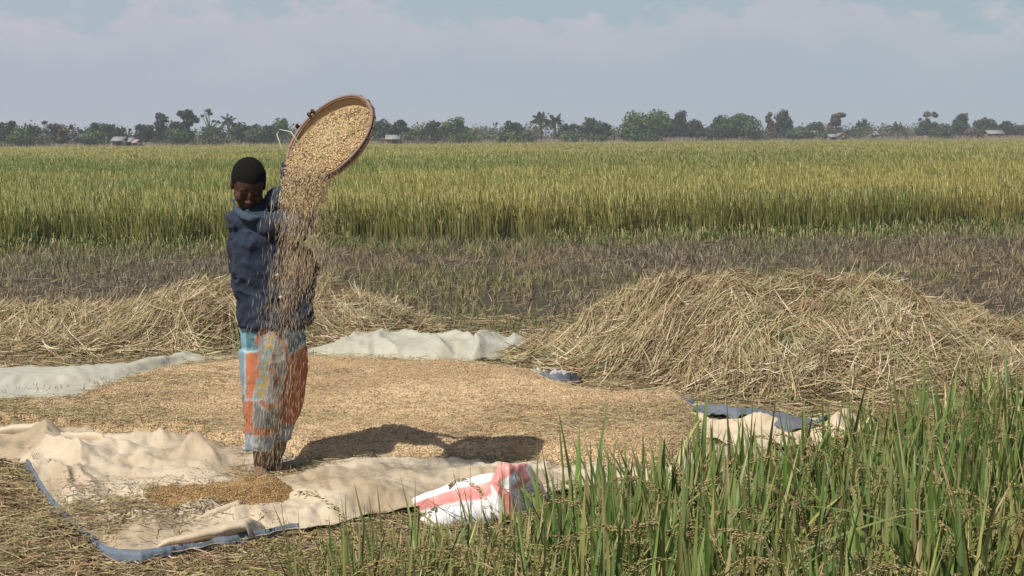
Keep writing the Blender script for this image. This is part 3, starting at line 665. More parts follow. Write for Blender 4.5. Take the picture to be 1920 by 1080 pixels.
# chaff and straw bits on the grain
mb = MB(); n = 24000; C0 = on_sheet(V, n, r); keep = r.rand(n) < 0.18 + 0.82 * sstep(0.45, 0.65, n2d(C0[:, 0], C0[:, 1], 1.3, 3, 70)); C0 = C0[keep]; n = len(C0)
eb = np.concatenate([V[r.randint(0, 620, 9000), r.randint(136, 150, 9000)] + r.normal(0, 1, (9000, 3)) * np.array([.03, .10, 0]), V[r.randint(0, 620, 3500), r.randint(0, 10, 3500)] + r.normal(0, 1, (3500, 3)) * np.array([.03, .05, 0])])
eb[:, 2] = np.maximum(eb[:, 2], 0.02) + r.uniform(0, .03, len(eb)); C0 = np.concatenate([C0, eb]); n = len(C0)
az = r.uniform(0, np.pi, n); L_ = r.uniform(0.02, 0.12, n); t = np.linspace(-.5, .5, 3)[None, :]
Cc = C0[:, None, :] + np.stack([np.cos(az)[:, None] * L_[:, None] * t, np.sin(az)[:, None] * L_[:, None] * t, 0.008 + r.normal(0, .12, n)[:, None] * t * L_[:, None]], -1)
ribbons(mb, Cc, np.full((n, 3), 0.004) * np.array([.6, 1, .5]), unit(np.stack([-np.sin(az), np.cos(az), r.uniform(-.8, .8, n)], -1))[:, None, :], jit(pick([(0.36, 0.29, 0.15), (0.24, 0.23, 0.10), (0.52, 0.42, 0.25), (0.17, 0.11, 0.06)], [3, 2, 2, 2], n, r), n, .15, r))
# dark clods of chaff
for cpx, cpy in ((1160, 800), (1040, 768), (865, 738)):
    c0 = G(cpx, cpy); m = 60; cc = c0 + r.normal(0, 1, (m, 3)) * np.array([0.025, 0.02, 0.008]) + np.array([0, 0, 0.115])
    grains(mb, cc, r.normal(size=(m, 3)), r.uniform(0.01, 0.02, m), 0.006, jit((0.10, 0.065, 0.045), m, .2, r))
link('chaff', mb.mesh('chaff'), M_straw, label='dull chaff and straw bits scattered over the golden grain', cat='chaff', kind='stuff')
# winnowed mound in front of the feet
mb = MB(); c0 = G(455, 954)
U, Q_ = np.meshgrid(np.linspace(0, 2 * np.pi, 120), np.linspace(0, 1, 50), indexing='ij')
rad = 1 + 0.22 * (n2d(np.cos(U) * 1.5 + 4, np.sin(U) * 1.5, 1, 3, 3) - 0.5) * 2
X = c0[0] + np.cos(U) * Q_ * 0.42 * rad; Y = c0[1] + np.sin(U) * Q_ * 0.29 * rad
Z = fz(X, Y, *proj(np.stack([X, Y, 0 * X], -1)), np.ones_like(X)) * (0.35 + 0.65 * Q_) + 0.004 + 0.075 * np.cos(Q_ * np.pi / 2) ** 1.3 + 0.016 * (n2d(X, Y, 12, 3, 5) - 0.5) * (1 - Q_)
W_ = np.stack([X, Y, Z], -1); mb.add(W_.reshape(-1, 3), grid_q(120, 50), None, (0.44, 0.30, 0.145))
n = 18000; C0 = on_sheet(W_, n, r); C0[:, 2] += r.uniform(0.001, 0.006, n)
sp_ = 6000; C1 = c0 + r.normal(0, 1, (sp_, 3)) * np.array([0.36, 0.27, 0]); C1[:, 2] = fz(C1[:, 0], C1[:, 1], *proj(C1), np.ones(sp_)) + 0.004
C0 = np.concatenate([C0, C1]); n = len(C0); D0 = r.normal(size=(n, 3)); D0[:, 2] *= 0.4
grains(mb, C0, D0, r.uniform(0.008, 0.013, n), r.uniform(0.0035, 0.005, n), jit(pick([(0.50, 0.34, 0.16), (0.40, 0.27, 0.125), (0.60, 0.44, 0.23), (0.26, 0.17, 0.09)], [4, 3, 2, 1.5], n, r), n, 0.14, r))
link('grain_mound', mb.mesh('grain_mound', True), M_bed, label='low mound of clean winnowed grain in front of the bare feet', cat='grain mound')
# litter caught on the cream sheet
mb = MB(); n = 5000; px = r.normal(250, 110, n); py = 985 - (px - 250) * 0.12 + r.normal(0, 22, n); C0 = G(px, py)
C0[:, 2] = fz(C0[:, 0], C0[:, 1], px, py, np.ones(n)) + 0.006
az = r.uniform(0, np.pi, n); L_ = r.uniform(0.015, 0.07, n)
Cc = C0[:, None, :] + np.stack([np.cos(az)[:, None] * L_[:, None] * t, np.sin(az)[:, None] * L_[:, None] * t, 0.003 + 0 * L_[:, None] * t], -1)
ribbons(mb, Cc, np.full((n, 3), 0.0035), unit(np.stack([-np.sin(az), np.cos(az), r.uniform(-.5, .5, n)], -1))[:, None, :], jit(pick([(0.33, 0.26, 0.13), (0.22, 0.2, 0.09), (0.45, 0.34, 0.18), (0.2, 0.13, 0.07)], [3, 2, 2, 2], n, r), n, .15, r))
link('chaff', mb.mesh('chaff'), M_straw, label='greenish chaff lying in the hollow of the cream sheet', cat='chaff', kind='stuff')

# ------------------------------------------------------------------ pink and white sack
def sack_patch(cols, nu, nv, dpt, seed, colf, fold=0.035, ybase=0.0):
    """cloth bulging from a front edge on the ground up and over; cols = (px, y_top, y_bottom)"""
    cols = np.array(cols, float); px = np.linspace(cols[0, 0], cols[-1, 0], nu)
    yt = np.interp(px, cols[:, 0], cols[:, 1]); yb = np.interp(px, cols[:, 0], cols[:, 2])
    front = G(px, yb); sc_ = FPX / np.maximum(front[:, 1], 1)
    H = np.maximum((yb - yt) / sc_ - 0.02, 0.01); D_ = dpt * np.clip(H / H.max(), 0.25, 1)
    v = np.linspace(0, 1, nv); a = v * np.pi
    X = front[:, 0][:, None] + 0 * a; Y = front[:, 1][:, None] + ybase + D_[:, None] * (1 - np.cos(a))[None, :] * 0.5
    Z = 0.012 + H[:, None] * np.sin(a)[None, :] ** 0.75
    q = np.stack([X * 7 + Z * 3, Z * 5, 0 * X + seed], -1)
    rd = 1 - np.abs(2 * fbm(q, 3, seed) - 1); rd2 = 1 - np.abs(2 * fbm(q * 2.6, 2, seed + 3) - 1)
    off = (rd ** 2 * fold + rd2 ** 2 * fold * 0.35) * np.sin(a)[None, :]
    Y = Y - off * np.cos(a * 0.6)[None, :] * 1.4; Z = Z + off * 0.5 - fold * 0.25 * np.sin(a)[None, :]
    V = np.stack([X, Y, np.maximum(Z, 0.012)], -1)
    return V, colf(px[:, None] + 0 * Z, *proj(V)[::-1])
WH = np.array([0.80, 0.79, 0.79]); PK = np.array([0.78, 0.30, 0.27]); PG = np.array([0.62, 0.42, 0.38])
def stripe(w): return w[..., None]
def col_left(u, py, px):
    top = np.interp(px, [765, 800, 860, 920, 960], [944, 928, 906, 893, 890])
    d = (py - top) / np.interp(px, [765, 800, 900, 960], [26, 30, 46, 30])
    k = (sstep(0.17, 0.26, d) * (1 - sstep(0.80, 0.90, d)))[..., None] * (sstep(768, 778, px))[..., None]
    return WH * (1 - k) + PK * k
def col_right(u, py, px):
    s = px - 0.0
    a = np.interp(py, [860, 880, 905, 930, 960, 985], [945, 938, 925, 945, 955, 948]); w = np.interp(py, [860, 885, 905, 930, 985], [26, 24, 10, 12, 14])
    k1 = 1 - sstep(w * 0.85, w * 1.05, np.abs(s - a - w * 0.3))
    b = np.interp(py, [860, 880, 900, 920], [982, 975, 985, 960]); k2 = (1 - sstep(9, 12, np.abs(s - b))) * (1 - sstep(912, 920, py))
    c = np.interp(py, [880, 950], [1004, 1020]); k3 = (1 - sstep(5, 8, np.abs(s - c))) * 0.55
    k = np.clip(np.maximum(np.maximum(k1, k2), k3), 0, 1)[..., None]
    q = np.stack([px * 0.16, py * 0.30, 0 * px], -1)
    ink = (0.7 * sstep(0.62, 0.65, fbm(q, 2, 5)) * sstep(975, 982, px) * (1 - sstep(1008, 1014, px)) * sstep(898, 904, py) * (1 - sstep(936, 944, py)))[..., None]
    return (WH * (1 - k) + PK * k) * (1 - ink) + np.array([0.10, 0.10, 0.12]) * ink
def col_tail(u, py, px): return WH * 0.97 + 0 * px[..., None]
root = empty('woven_sack', G(900, 960), label='empty pink striped white sack crumpled on the edge of the cream sheet', cat='sack')
SO = np.array(root.location)
V, C = sack_patch([(764, 940, 952), (776, 932, 964), (800, 924, 972), (860, 903, 978), (920, 890, 978), (962, 889, 965)], 150, 60, 0.20, 3, col_left, 0.022)
solid('folded_flap', V[::-1], C[::-1], 150, 60, M_sack, root, SO, 0.003)
V, C = sack_patch([(905, 925, 965), (922, 900, 978), (934, 876, 984), (944, 865, 984), (955, 868, 984), (966, 872, 980), (982, 866, 972), (994, 869, 967), (1004, 884, 960), (1016, 902, 958), (1026, 925, 952)], 200, 90, 0.16, 8, col_right, 0.038, 0.01)
solid('crumpled_body', V[::-1], C[::-1], 200, 90, M_sack, root, SO, 0.003)
V, C = sack_patch([(790, 968, 985), (810, 955, 992), (850, 950, 995), (890, 948, 990), (925, 955, 985)], 120, 40, 0.14, 14, col_tail, 0.03, -0.03)
solid('loose_mouth', V[::-1], C[::-1], 120, 40, M_sack, root, SO, 0.003)

# ------------------------------------------------------------------ the person winnowing
YP = float(G(497, 897)[1])
MPP = 1 / (FPX / YP)                 # metres per pixel at the figure
def J(px, py, dy=0.0): return P(px, py, YP + dy)
foot0 = G(497, 899)
# winnowing tray frame
YT = YP - 0.50
TC = P(617, 258, YT)
TE1 = unit(np.array([0.75, 0.0, 0.66])); TN = unit(np.array([-0.53, -0.60, 0.60])); TN = unit(TN - TE1 * (TN @ TE1)); TE2 = np.cross(TN, TE1)
if TE2[2] < 0: TE2 = -TE2
TR = 101 / FPX * YT * 0.985
def rimp(deg, rr=1.0, off=0.0):
    a = R_(deg); return TC + TR * rr * (math.cos(a) * TE1 + math.sin(a) * TE2) + TN * off
person = empty('person', (foot0[0], foot0[1], 0.02), label='barefoot person in dark blue jacket tipping grain from a raised round tray', cat='person')
PO = np.array(person.location)
# head: local x to the image right, y away from the camera, z up
HM = np.array((Matrix.Rotation(R_(13), 3, 'Z') @ Matrix.Rotation(R_(35), 3, 'X') @ Matrix.Rotation(R_(3), 3, 'Y')))
HC = J(466, 346, -0.05)
HS = 1.0
def hp(x, y, z): return HC + HM @ (np.array([x, y, z]) * HS)
def hell(mb, c, r_, rot=None, **k):
    M = HM if rot is None else HM @ np.array(rot)
    ell(mb, hp(*c), np.array(r_) * HS, M, **k)
mb = MB()
hell(mb, (0, 0.012, 0.028), (0.079, 0.098, 0.090), nu=36, nv=24)
hell(mb, (0, -0.020, -0.032), (0.069, 0.066, 0.078), nu=30, nv=20)
hell(mb, (0, -0.050, -0.088), (0.036, 0.034, 0.026))
for s in (-1, 1):
    hell(mb, (s * 0.040, -0.062, -0.030), (0.027, 0.024, 0.030))
    hell(mb, (s * 0.031, -0.0735, 0.003), (0.0165, 0.012, 0.010))
    hell(mb, (s * 0.030, -0.074, 0.022), (0.026, 0.012, 0.009))
    hell(mb, (s * 0.0125, -0.094, -0.036), (0.0105, 0.011, 0.0085))
    hell(mb, (s * 0.076, 0.014, -0.012), (0.009, 0.018, 0.030))
hell(mb, (0, -0.088, -0.010), (0.010, 0.014, 0.026)); hell(mb, (0, -0.100, -0.033), (0.0125, 0.012, 0.0115))
hell(mb, (0, -0.086, -0.060), (0.027, 0.011, 0.0075)); hell(mb, (0, -0.084, -0.073), (0.022, 0.011, 0.0085))
tube(mb, [hp(0, 0.03, -0.04), J(468, 395, 0.01), J(472, 412, 0.02)], [0.054, 0.052, 0.06], 20)
# trunk inside the clothes
tube(mb, [J(474, 408, .01), J(486, 440, .01), J(503, 500, .01), J(512, 560, .01), J(513, 620, .01), J(513, 650, .01)], [0.09, 0.135, 0.13, 0.125, 0.135, 0.11], 24, rb=[0.07, 0.09, 0.09, 0.085, 0.10, 0.09], side=(1, 0, 0))
# legs and feet
def leg(pts, rad): tube(mb, pts, rad, 18)
leg([J(490, 640, .0), J(492, 700, -.01), J(492, 755, -.015), J(491, 800, .01), J(490, 845, .02), J(489, 880, .015), J(489, 897, .01)], [0.085, 0.07, 0.056, 0.053, 0.042, 0.031, 0.034])
leg([J(540, 640, .05), J(541, 700, .07), J(539, 755, .09), J(531, 800, .12), J(522, 840, .13), J(511, 872, .13), J(509, 886, .125)], [0.080, 0.062, 0.046, 0.038, 0.036, 0.030, 0.033])
def foot(an, yaw, s=1.0):
    d = np.array([math.sin(yaw), -math.cos(yaw), 0.0]); sd_ = np.array([d[1], -d[0], 0.0])
    h = an.copy(); h[2] = 0.030
    tube(mb, [h - d * 0.045, h, h + d * 0.06, h + d * 0.115], [0.026, 0.034, 0.036, 0.038], 16, rb=[0.026, 0.034, 0.026, 0.016], side=sd_)
    for i in range(5):
        b = h + d * (0.125 - 0.006 * i) + sd_ * (-0.028 + 0.0145 * i) * (1 if yaw > 0 else -1); b[2] = 0.033 - 0.001 * i
        tube(mb, [b - d * 0.015, b + d * 0.012, b + d * (0.03 - 0.003 * i) - np.array([0, 0, 0.004])], [0.0095, 0.009, 0.007] if i else [0.012, 0.012, 0.009], 10)
FA = J(489, 897, .01); FB = J(509, 888, .125)
FA[2] = FB[2] = 0
foot(FA, R_(10)); foot(FB, R_(42))
# arms: jacket sleeves cover the upper parts
SHR = J(448, 416, -.03); ELR = J(566, 424, -.15); WRR = J(583, 362, -.36)
SHL = J(505, 404, .06); ELL = J(541, 352, -.10); WRL = J(553, 262, -.26)
def arm(a, b, c, w=(0.042, 0.036, 0.027)):
    m1 = a * .5 + b * .5; m2 = b * .5 + c * .5
    tube(mb, [a, m1, b, m2, c], [w[0] + .006, w[0], w[1], w[1] - .001, w[2]], 18, rb=[w[0] + .006, w[0], w[1], w[1] - .002, w[2] - .006])
# hands: right one under the lower rim with its thumb over it, left one behind the upper rim
def hand(wr, deg, palm_back, spread_dir, curl, thumb_side):
    Rr = rimp(deg); o = unit(Rr - TC); tg = unit(np.cross(TN, o))
    palm = rimp(deg, 1.03, -0.055)
    m = (wr + palm) * 0.5
    tube(mb, [wr, m, palm], [0.026, 0.034, 0.038], 16, rb=[0.020, 0.017, 0.016], side=tg)
    for i in range(4):
        off = tg * ((i - 1.5) * 0.0215); L_ = [0.95, 1.05, 1.0, 0.82][i]
        b0 = palm + off * 0.85 + o * 0.012 + TN * 0.010
        b1 = Rr + off * 1.05 + o * 0.016 * L_ - TN * 0.010; b2 = Rr + off * 1.12 + o * 0.010 * L_ + TN * 0.010; b3 = Rr + off * 1.15 - o * 0.014 + TN * 0.010 * L_
        if deg < 150 and i >= 2:
            b1, b2, b3 = palm + off * 1.1 + o * 0.014 + TN * 0.018, palm + off * 1.15 + o * 0.006 + TN * 0.030, palm + off * 1.1 - o * 0.010 + TN * 0.034
        tube(mb, [b0, b1, b2, b3], [0.0105, 0.0098, 0.0090, 0.0075], 12)
    th = thumb_side; b0 = palm + tg * th * 0.030 - TN * 0.012
    tube(mb, [b0, palm + tg * th * 0.058 + TN * 0.012 + o * 0.004, Rr + tg * th * 0.064 + o * 0.020, Rr + tg * th * 0.060 + TN * 0.018], [0.014, 0.012, 0.0105, 0.0085], 12)
    return palm
arm(SHR, ELR, WRR); arm(SHL, ELL, WRL)
hand(WRR, 219, 0, 0, 0, -1); hand(WRL, 96, 0, 0, 0, 1)
V, Nn, q, t = remesh(mb, 0.0042, 2, 0.5)
SKIN = np.array([0.078, 0.040, 0.026])
hl = (V - HC) @ HM / HS
col = np.tile(SKIN, (len(V), 1)) * (0.9 + 0.2 * fbm(V * 18, 3, 2))[:, None]
lip = np.exp(-((hl[:, 0] / 0.026) ** 2 + ((hl[:, 2] + 0.067) / 0.010) ** 2) ** 2) * (hl[:, 1] < -0.075)
col = col * (1 - lip[:, None] * 0.6) + np.array([0.10, 0.035, 0.030]) * lip[:, None] * 0.6
brow = ((np.abs(np.abs(hl[:, 0]) - 0.031) < 0.020) & (np.abs(hl[:, 2] - 0.029) < 0.0045) & (hl[:, 1] < -0.05)); col[brow] *= 0.4
shin_lit = sstep(0.42, 0.25, V[:, 2])[:, None]; col = col * (1 - shin_lit) + np.array([0.115, 0.066, 0.042]) * (0.8 + 0.4 * fbm(V * 22, 3, 6))[:, None] * shin_lit  # lower legs painted a lighter brown, standing in for light on the skin
low = V[:, 2] < 0.36; dust_lit = ((0.15 + fbm(V * 25, 3, 4) * 0.5) * (1 - sstep(0.10, 0.34, V[:, 2])))[:, None] * low[:, None]  # dust on the legs, painted heavier to brighten them against the shade
col = col * (1 - dust_lit) + np.array([0.30, 0.21, 0.13]) * dust_lit
b = MB(); b.add(V, q, t, col)
bodyo = link('body', b.mesh('body', True, PO), M_skin, person)
# lowered eyelids and lashes
for s in (-1, 1):
    e = MB(); xs_ = np.linspace(-0.014, 0.014, 9)
    tube(e, [hp(s * 0.031 + x_, -0.0850 + 0.45 * abs(x_) * 0.6 + (0.002 if s * x_ > 0 else 0), -0.0035 - 0.0035 * (1 - (x_ / 0.014) ** 2)) for x_ in xs_], 0.0016, 8, (0.008, 0.006, 0.006))
    pass
    link('eye', e.mesh('eye', True, PO), M_skin, bodyo).location = (0, 0, 0)
# cropped hair
mb = MB()
hell(mb, (0, 0.016, 0.030), (0.0825, 0.1010, 0.0955), nu=90, nv=60)
Vh = mb.v[0]; hl = (Vh - HC) @ HM / HS
front = sstep(0.00, -0.055, hl[:, 1])
line_ = -0.065 + 0.050 * sstep(0.06, 0.01, hl[:, 1]) + 0.066 * front * front
sink = sstep(0.012, -0.006, hl[:, 2] - line_)
Vh = HC + (hl * (1 - 0.11 * sink[:, None]) * HS) @ HM.T
Vh = Vh + unit(Vh - HC) * ((fbm(Vh * 260, 2, 3) - 0.5) * 0.004 + (fbm(Vh * 40, 2, 9) - 0.5) * 0.004)[:, None] * (1 - sink)[:, None]
mb.v[0] = Vh
link('hair', mb.mesh('hair', True, PO), M_hair, person)

# jacket
mb = MB()
tube(mb, [J(468, 396, 0), J(473, 404, .005), J(480, 418, .005), J(492, 445, .0), J(501, 480, .0), J(508, 520, .0), J(513, 560, .0), J(517, 596, .0), J(517.5, 607, .0)],
     np.array([35, 42, 56, 67, 69, 70, 67, 69, 71]) * MPP * 0.985, 40, rb=[0.075, 0.088, 0.102, 0.118, 0.125, 0.126, 0.126, 0.132, 0.137], side=(1, 0.12, 0))
def sleeve(a, b_, c, r0, r1, r2, f=0.62):
    e = b_ + (c - b_) * f; m1 = a * .5 + b_ * .5; m2 = b_ * .6 + e * .4
    k = b_ + unit(b_ - (a + c) / 2) * 0.012
    tube(mb, [a, m1, k, m2, e], [r0, r0 * 0.98, r1, r1 * 0.97, r2], 26)
sleeve(SHR + np.array([0, 0, -.005]), ELR, WRR, 0.056, 0.052, 0.047, 0.30)
sleeve(SHL, ELL, WRL, 0.056, 0.050, 0.043, 0.45)
ell(mb, SHR + np.array([0.004, 0.01, 0.000]), (0.058, 0.062, 0.056)); ell(mb, SHL + np.array([0, 0.02, -0.01]), (0.058, 0.06, 0.054))
tube(mb, [J(574, 470, .0), J(577, 500, .02), J(576, 530, .02), J(572, 565, .02)], [0.022, 0.040, 0.038, 0.02], 16)   # cloth billowing at the side
tube(mb, [J(562, 575, -.02), J(574, 592, -.03), J(583, 602, -.035)], [0.045, 0.034, 0.022], 16, rb=[.06, .06, .05])
V, Nn, q, t = remesh(mb, 0.005, 6, 0.5)
px, py = proj(V)
# creases: radiate from the armpits and hang down the front
def creases(V, f, amt, seed, an=(1, 1, 1)):
    k = V * np.array(an); w = fbm(k * f * 0.5, 2, seed) * 1.5
    return amt * 0.95 * ((1 - np.abs(2 * fbm(k * f + w[:, None], 2, seed + 1) - 1)) ** 3 - 0.25)
d = creases(V @ np.array([[.85, 0, -.5], [0, 1, 0], [.5, 0, .85]]), 8, 0.018, 4, (0.7, 1.0, 1.5)) + creases(V @ np.array([[.9, 0, .42], [0, 1, 0], [-.42, 0, .9]]), 13, 0.012, 14, (0.6, 1, 1.4)) + creases(V, 24, 0.004, 15)
slv = np.exp(-((py - 420) / 45) ** 2) * (px > 440); d = d + slv * creases(V, 22, 0.012, 24, (1.2, 1.2, 0.7))
hemw = sstep(585, 608, py); d = d * (1 - 0.3 * hemw) + hemw * 0.010 * (np.sin(px * 0.16) * 0.5 + 0.2)
V = V + Nn * d[:, None]
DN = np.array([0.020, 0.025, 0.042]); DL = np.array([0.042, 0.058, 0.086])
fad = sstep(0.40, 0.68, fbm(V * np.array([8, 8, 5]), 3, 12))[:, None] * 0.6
shoulder_lit = sstep(440, 395, py)[:, None] * 0.35  # paler tone painted towards the shoulders, as if lit from above
k = np.clip(fad + shoulder_lit, 0, 1); col = DN * (1 - k) + DL * k
seam = (np.abs(px - (521 + (py - 517) * 0.13) + 9) < 1.1) & (py > 405) & (V[:, 1] < YP - 0.04); col[seam] *= 0.6
hemc = np.abs(py - 601 - 3 * np.sin(px * 0.05)) < 1.0; col[hemc] *= 0.65
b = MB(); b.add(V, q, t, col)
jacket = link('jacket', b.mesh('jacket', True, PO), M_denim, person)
# collar lapels
def strip(name, pts, hw, m, parent, colr, th=0.004):
    pts = np.array(pts); nn = len(pts); tt = np.linspace(0, nn - 1, 36)
    c = np.stack([np.interp(tt, np.arange(nn), pts[:, i]) for i in range(3)], -1)
    w = np.interp(tt, np.arange(nn), hw)
    dn = np.array([0.10, -0.55, -0.83])
    qv = np.linspace(0, 1, 7)
    Vv = c[:, None, :] + dn[None, None, :] * (w[:, None] * qv[None, :])[..., None] + np.array([0, -0.010, 0.006]) * np.sin(qv * np.pi)[None, :, None]
    return solid(name, Vv, np.asarray(colr, float), 36, 7, m, parent, PO, th)
strip('collar', [J(437, 372, .01), J(440, 384, -.055), J(452, 394, -.10), J(470, 401, -.125), J(490, 406, -.12)], [0.03, 0.05, 0.052, 0.045, 0.012], M_denim, jacket, (0.060, 0.085, 0.115), 0.008)
strip('collar', [J(498, 376, .0), J(502, 386, -.05), J(498, 398, -.095), J(488, 407, -.12)], [0.02, 0.035, 0.035, 0.012], M_denim, jacket, (0.035, 0.05, 0.07))
def surf_front(px_, py_):            # front face of the jacket on a sight line
    dd = (px - px_) ** 2 + (py - py_) ** 2; c = np.argsort(dd)[:24]; return V[c[np.argmin(V[c, 1])]]
for bx_, by_ in ((521, 517), (527, 559)):
    c = surf_front(bx_, by_); e = MB(); tube(e, [c + np.array([0, 0.002, 0]), c + np.array([0, -0.004, 0])], [0.009, 0.009], 16); tube(e, [c + np.array([0, -0.004, 0]), c + np.array([0, -0.0055, 0])], [0.0055, 0.005], 12)
    link('button', e.mesh('button', False, PO), M_button, jacket)

# printed trousers with turned up cuffs
mb = MB()
tube(mb, [J(513, 585, .0), J(513, 612, .0), J(513, 640, .01), J(514, 672, .015), J(514, 700, .02)], np.array([58, 61, 61, 58, 50]) * MPP * 0.97, 36, rb=[0.115, 0.125, 0.13, 0.12, 0.09], side=(1, 0, 0))
tube(mb, [J(484, 655, -.015), J(489, 700, -.02), J(492, 750, -.02), J(490, 790, -.01), J(486, 815, .0), J(486, 836, .0)], np.array([34, 34, 34, 29, 25, 23]) * MPP, 28, rb=[0.10, 0.098, 0.09, 0.085, 0.08, 0.075], side=(1, 0, 0))
tube(mb, [J(542, 655, .05), J(542, 700, .07), J(541, 735, .085), J(537, 768, .10), J(531, 792, .115), J(529, 812, .12)], np.array([32, 31, 29, 24, 17, 14]) * MPP, 28, rb=[0.10, 0.095, 0.088, 0.075, 0.06, 0.055], side=(1, 0, 0))
V, Nn, q, t = remesh(mb, 0.006, 4, 0.5)
d = creases(V, 8, 0.014, 34, (1.9, 1.9, 0.35)) + creases(V, 18, 0.005, 44, (1, 1, 0.6))
V = V + Nn * d[:, None]
px, py = proj(V); jn = (fbm(V * 30, 2, 3) - 0.5) * 5; X_ = px + jn; Y_ = py + jn
GB = np.array([0.155, 0.175, 0.190]); TEAL = np.array([0.085, 0.185, 0.215]); OR = np.array([0.39, 0.140, 0.072]); WHT = np.array([0.42, 0.43, 0.43]); YE = np.array([0.42, 0.33, 0.11]); LB = np.array([0.24, 0.38, 0.45])
col = np.tile(GB, (len(V), 1))
def paint(m, c, a=1.0): col[m] = col[m] * (1 - a) + np.asarray(c) * a
paint(Y_ < 662, TEAL); paint((X_ < 462) & (Y_ < 740), LB, 0.6)
pan = (X_ > 461) & (X_ < 500) & (Y_ > 662) & (Y_ < 748 - (X_ - 461) * 0.2); paint((X_ > 457) & (X_ < 505) & (Y_ > 657) & (Y_ < 752), WHT, .8); paint(pan, OR * 1.25)
paint((X_ > 524) & (Y_ > 655 + (560 - X_) * 0.7) & (Y_ < 796), OR * 0.95)
paint((np.abs(Y_ - (655 + (560 - X_) * 0.7)) < 3) & (X_ > 524), WHT, .6)
ex = (X_ - 506) / 34; ey = (Y_ - 690) / 72; er = np.hypot(ex, ey)
inside = (er < 1.0); paint(inside & (X_ > 484), np.array([0.27, 0.265, 0.26]))
dots = (fbm(V * 75, 1, 7) > 0.58) & (er < 0.95) & (er > 0.62) & (X_ > 495); paint(dots, WHT, .8)
paint((er > 0.93) & (er < 1.07) & (X_ > 478), OR * 0.95); paint((er > 1.07) & (er < 1.17) & (X_ > 478), WHT, .55)
paint((fbm(V * 45, 2, 17) > 0.56) & (er < 0.6) & (X_ > 505), OR, .7)
sx = 512 - (Y_ - 612) * 0.19; hw_ = 6 + 5 * sstep(690, 735, Y_); st = (np.abs(X_ - sx) < hw_) & (Y_ > 608) & (Y_ < 748)
paint(np.abs(X_ - sx) < hw_ + 2.5, WHT, 0.0); paint((np.abs(X_ - sx) < hw_ + 2.5) & (Y_ > 608) & (Y_ < 752), WHT, .8); paint(st, YE)
paint(st & (fbm(V * 55, 2, 27) > 0.52), LB)
paint((X_ > 456) & (X_ < 476) & (Y_ > 752) & (Y_ < 812), OR * 1.05); paint((X_ > 474) & (X_ < 524) & (Y_ > 803) & (Y_ < 817), OR * 0.9); paint((X_ > 474) & (X_ < 476.5) & (Y_ > 752) & (Y_ < 812), WHT, .7)
paint((Y_ > 817) & (X_ < 534), np.array([0.30, 0.33, 0.36])); paint((Y_ > 817) & (fbm(V * 60, 2, 37) > 0.53) & (X_ < 534), WHT)
paint((Y_ > 798) & (X_ > 534), np.array([0.20, 0.22, 0.25])); paint((Y_ > 798) & (fbm(V * 60, 2, 47) > 0.55) & (X_ > 534), WHT, .6)
b = MB(); b.add(V, q, t, col * (0.85 + 0.3 * fbm(V * 12, 3, 8))[:, None])
trou = link('trousers', b.mesh('trousers', True, PO), M_cloth, person)
for (cpx, y0_, y1_, dy, ra, rb_) in ((486, 812, 842, .002, 26, 0.072), (529, 795, 823, .117, 17, 0.060)):
    a_ = np.linspace(0, 2 * np.pi, 64); hh = np.linspace(0, 1, 9)
    A_, H_ = np.meshgrid(a_, hh, indexing='ij')
    c0, c1 = J(cpx + (3 if ra < 30 else 0), y0_, dy), J(cpx - (2 if ra < 30 else 0), y1_, dy)
    wv = 1 + 0.06 * np.sin(A_ * 5 + H_ * 2) + 0.05 * (vn(np.stack([np.cos(A_) * 3, np.sin(A_) * 3, H_ * 2], -1)) - 0.5)
    ct = c0 + (c1 - c0) * H_[..., None]
    Vv = ct + np.stack([np.cos(A_) * ra * MPP * wv, np.sin(A_) * rb_ * wv, 0.004 * np.sin(A_ * 3 + 1)], -1)
    cc = np.where((fbm(Vv * 55, 2, 5) > 0.5)[..., None], np.array([0.40, 0.42, 0.45]), np.array([0.22, 0.27, 0.33])) * (1 - 0.35 * (np.abs(H_ - 0.12) < 0.07))[..., None]
    cc[..., -1, :] *= 0.8
    solid('cuff', Vv[::-1], cc[::-1], 64, 9, M_cloth, trou, PO, 0.005)

# ------------------------------------------------------------------ round winnowing tray, grain on it, grain falling
tray = empty('winnowing_tray', TC, label='round woven winnowing tray held up and tipped by both hands', cat='tray')
TO = TC.copy()
A_, Q_ = np.meshgrid(np.linspace(0, 2 * np.pi, 97), np.linspace(0, 1, 26), indexing='ij')
def tp(a, r_, n): return TC + TR * (r_ * np.cos(a))[..., None] * TE1 + TR * (r_ * np.sin(a))[..., None] * TE2 + np.asarray(n)[..., None] * TN
prof_r = np.concatenate([np.linspace(0, 0.86, 14), np.linspace(0.90, 0.975, 12)]); prof_n = np.concatenate([-0.052 + 0.008 * np.linspace(0, 1, 14) ** 2, -0.044 + 0.042 * np.linspace(0.12, 1, 12)])
A_, I_ = np.meshgrid(np.linspace(0, 2 * np.pi, 97), np.arange(26), indexing='ij')
Vv = tp(A_, prof_r[I_], prof_n[I_])
wv = 0.5 + 0.5 * np.sin((Vv @ TE1) * 620) * np.sin((Vv @ TE2) * 620)
o = solid('woven_pan', Vv, (np.array([0.52, 0.36, 0.19]) * (0.75 + 0.3 * wv[..., None])), 97, 26, M_wood, tray, TO, 0.005)
mb = MB(); a = np.linspace(0, 2 * np.pi, 97)
for rr, nn, w1, w2, c_ in ((0.985, 0.0, 0.0065, 0.0075, (0.26, 0.175, 0.135)), (0.990, -0.014, 0.0055, 0.008, (0.20, 0.13, 0.10)), (0.960, -0.006, 0.003, 0.007, (0.27, 0.18, 0.125))):
    pts = tp(a, rr * np.ones(97), nn * np.ones(97)); tube(mb, pts, w1, 12, c_, rb=w2, side=(0.0, 0.1, 1.0), cap=False)
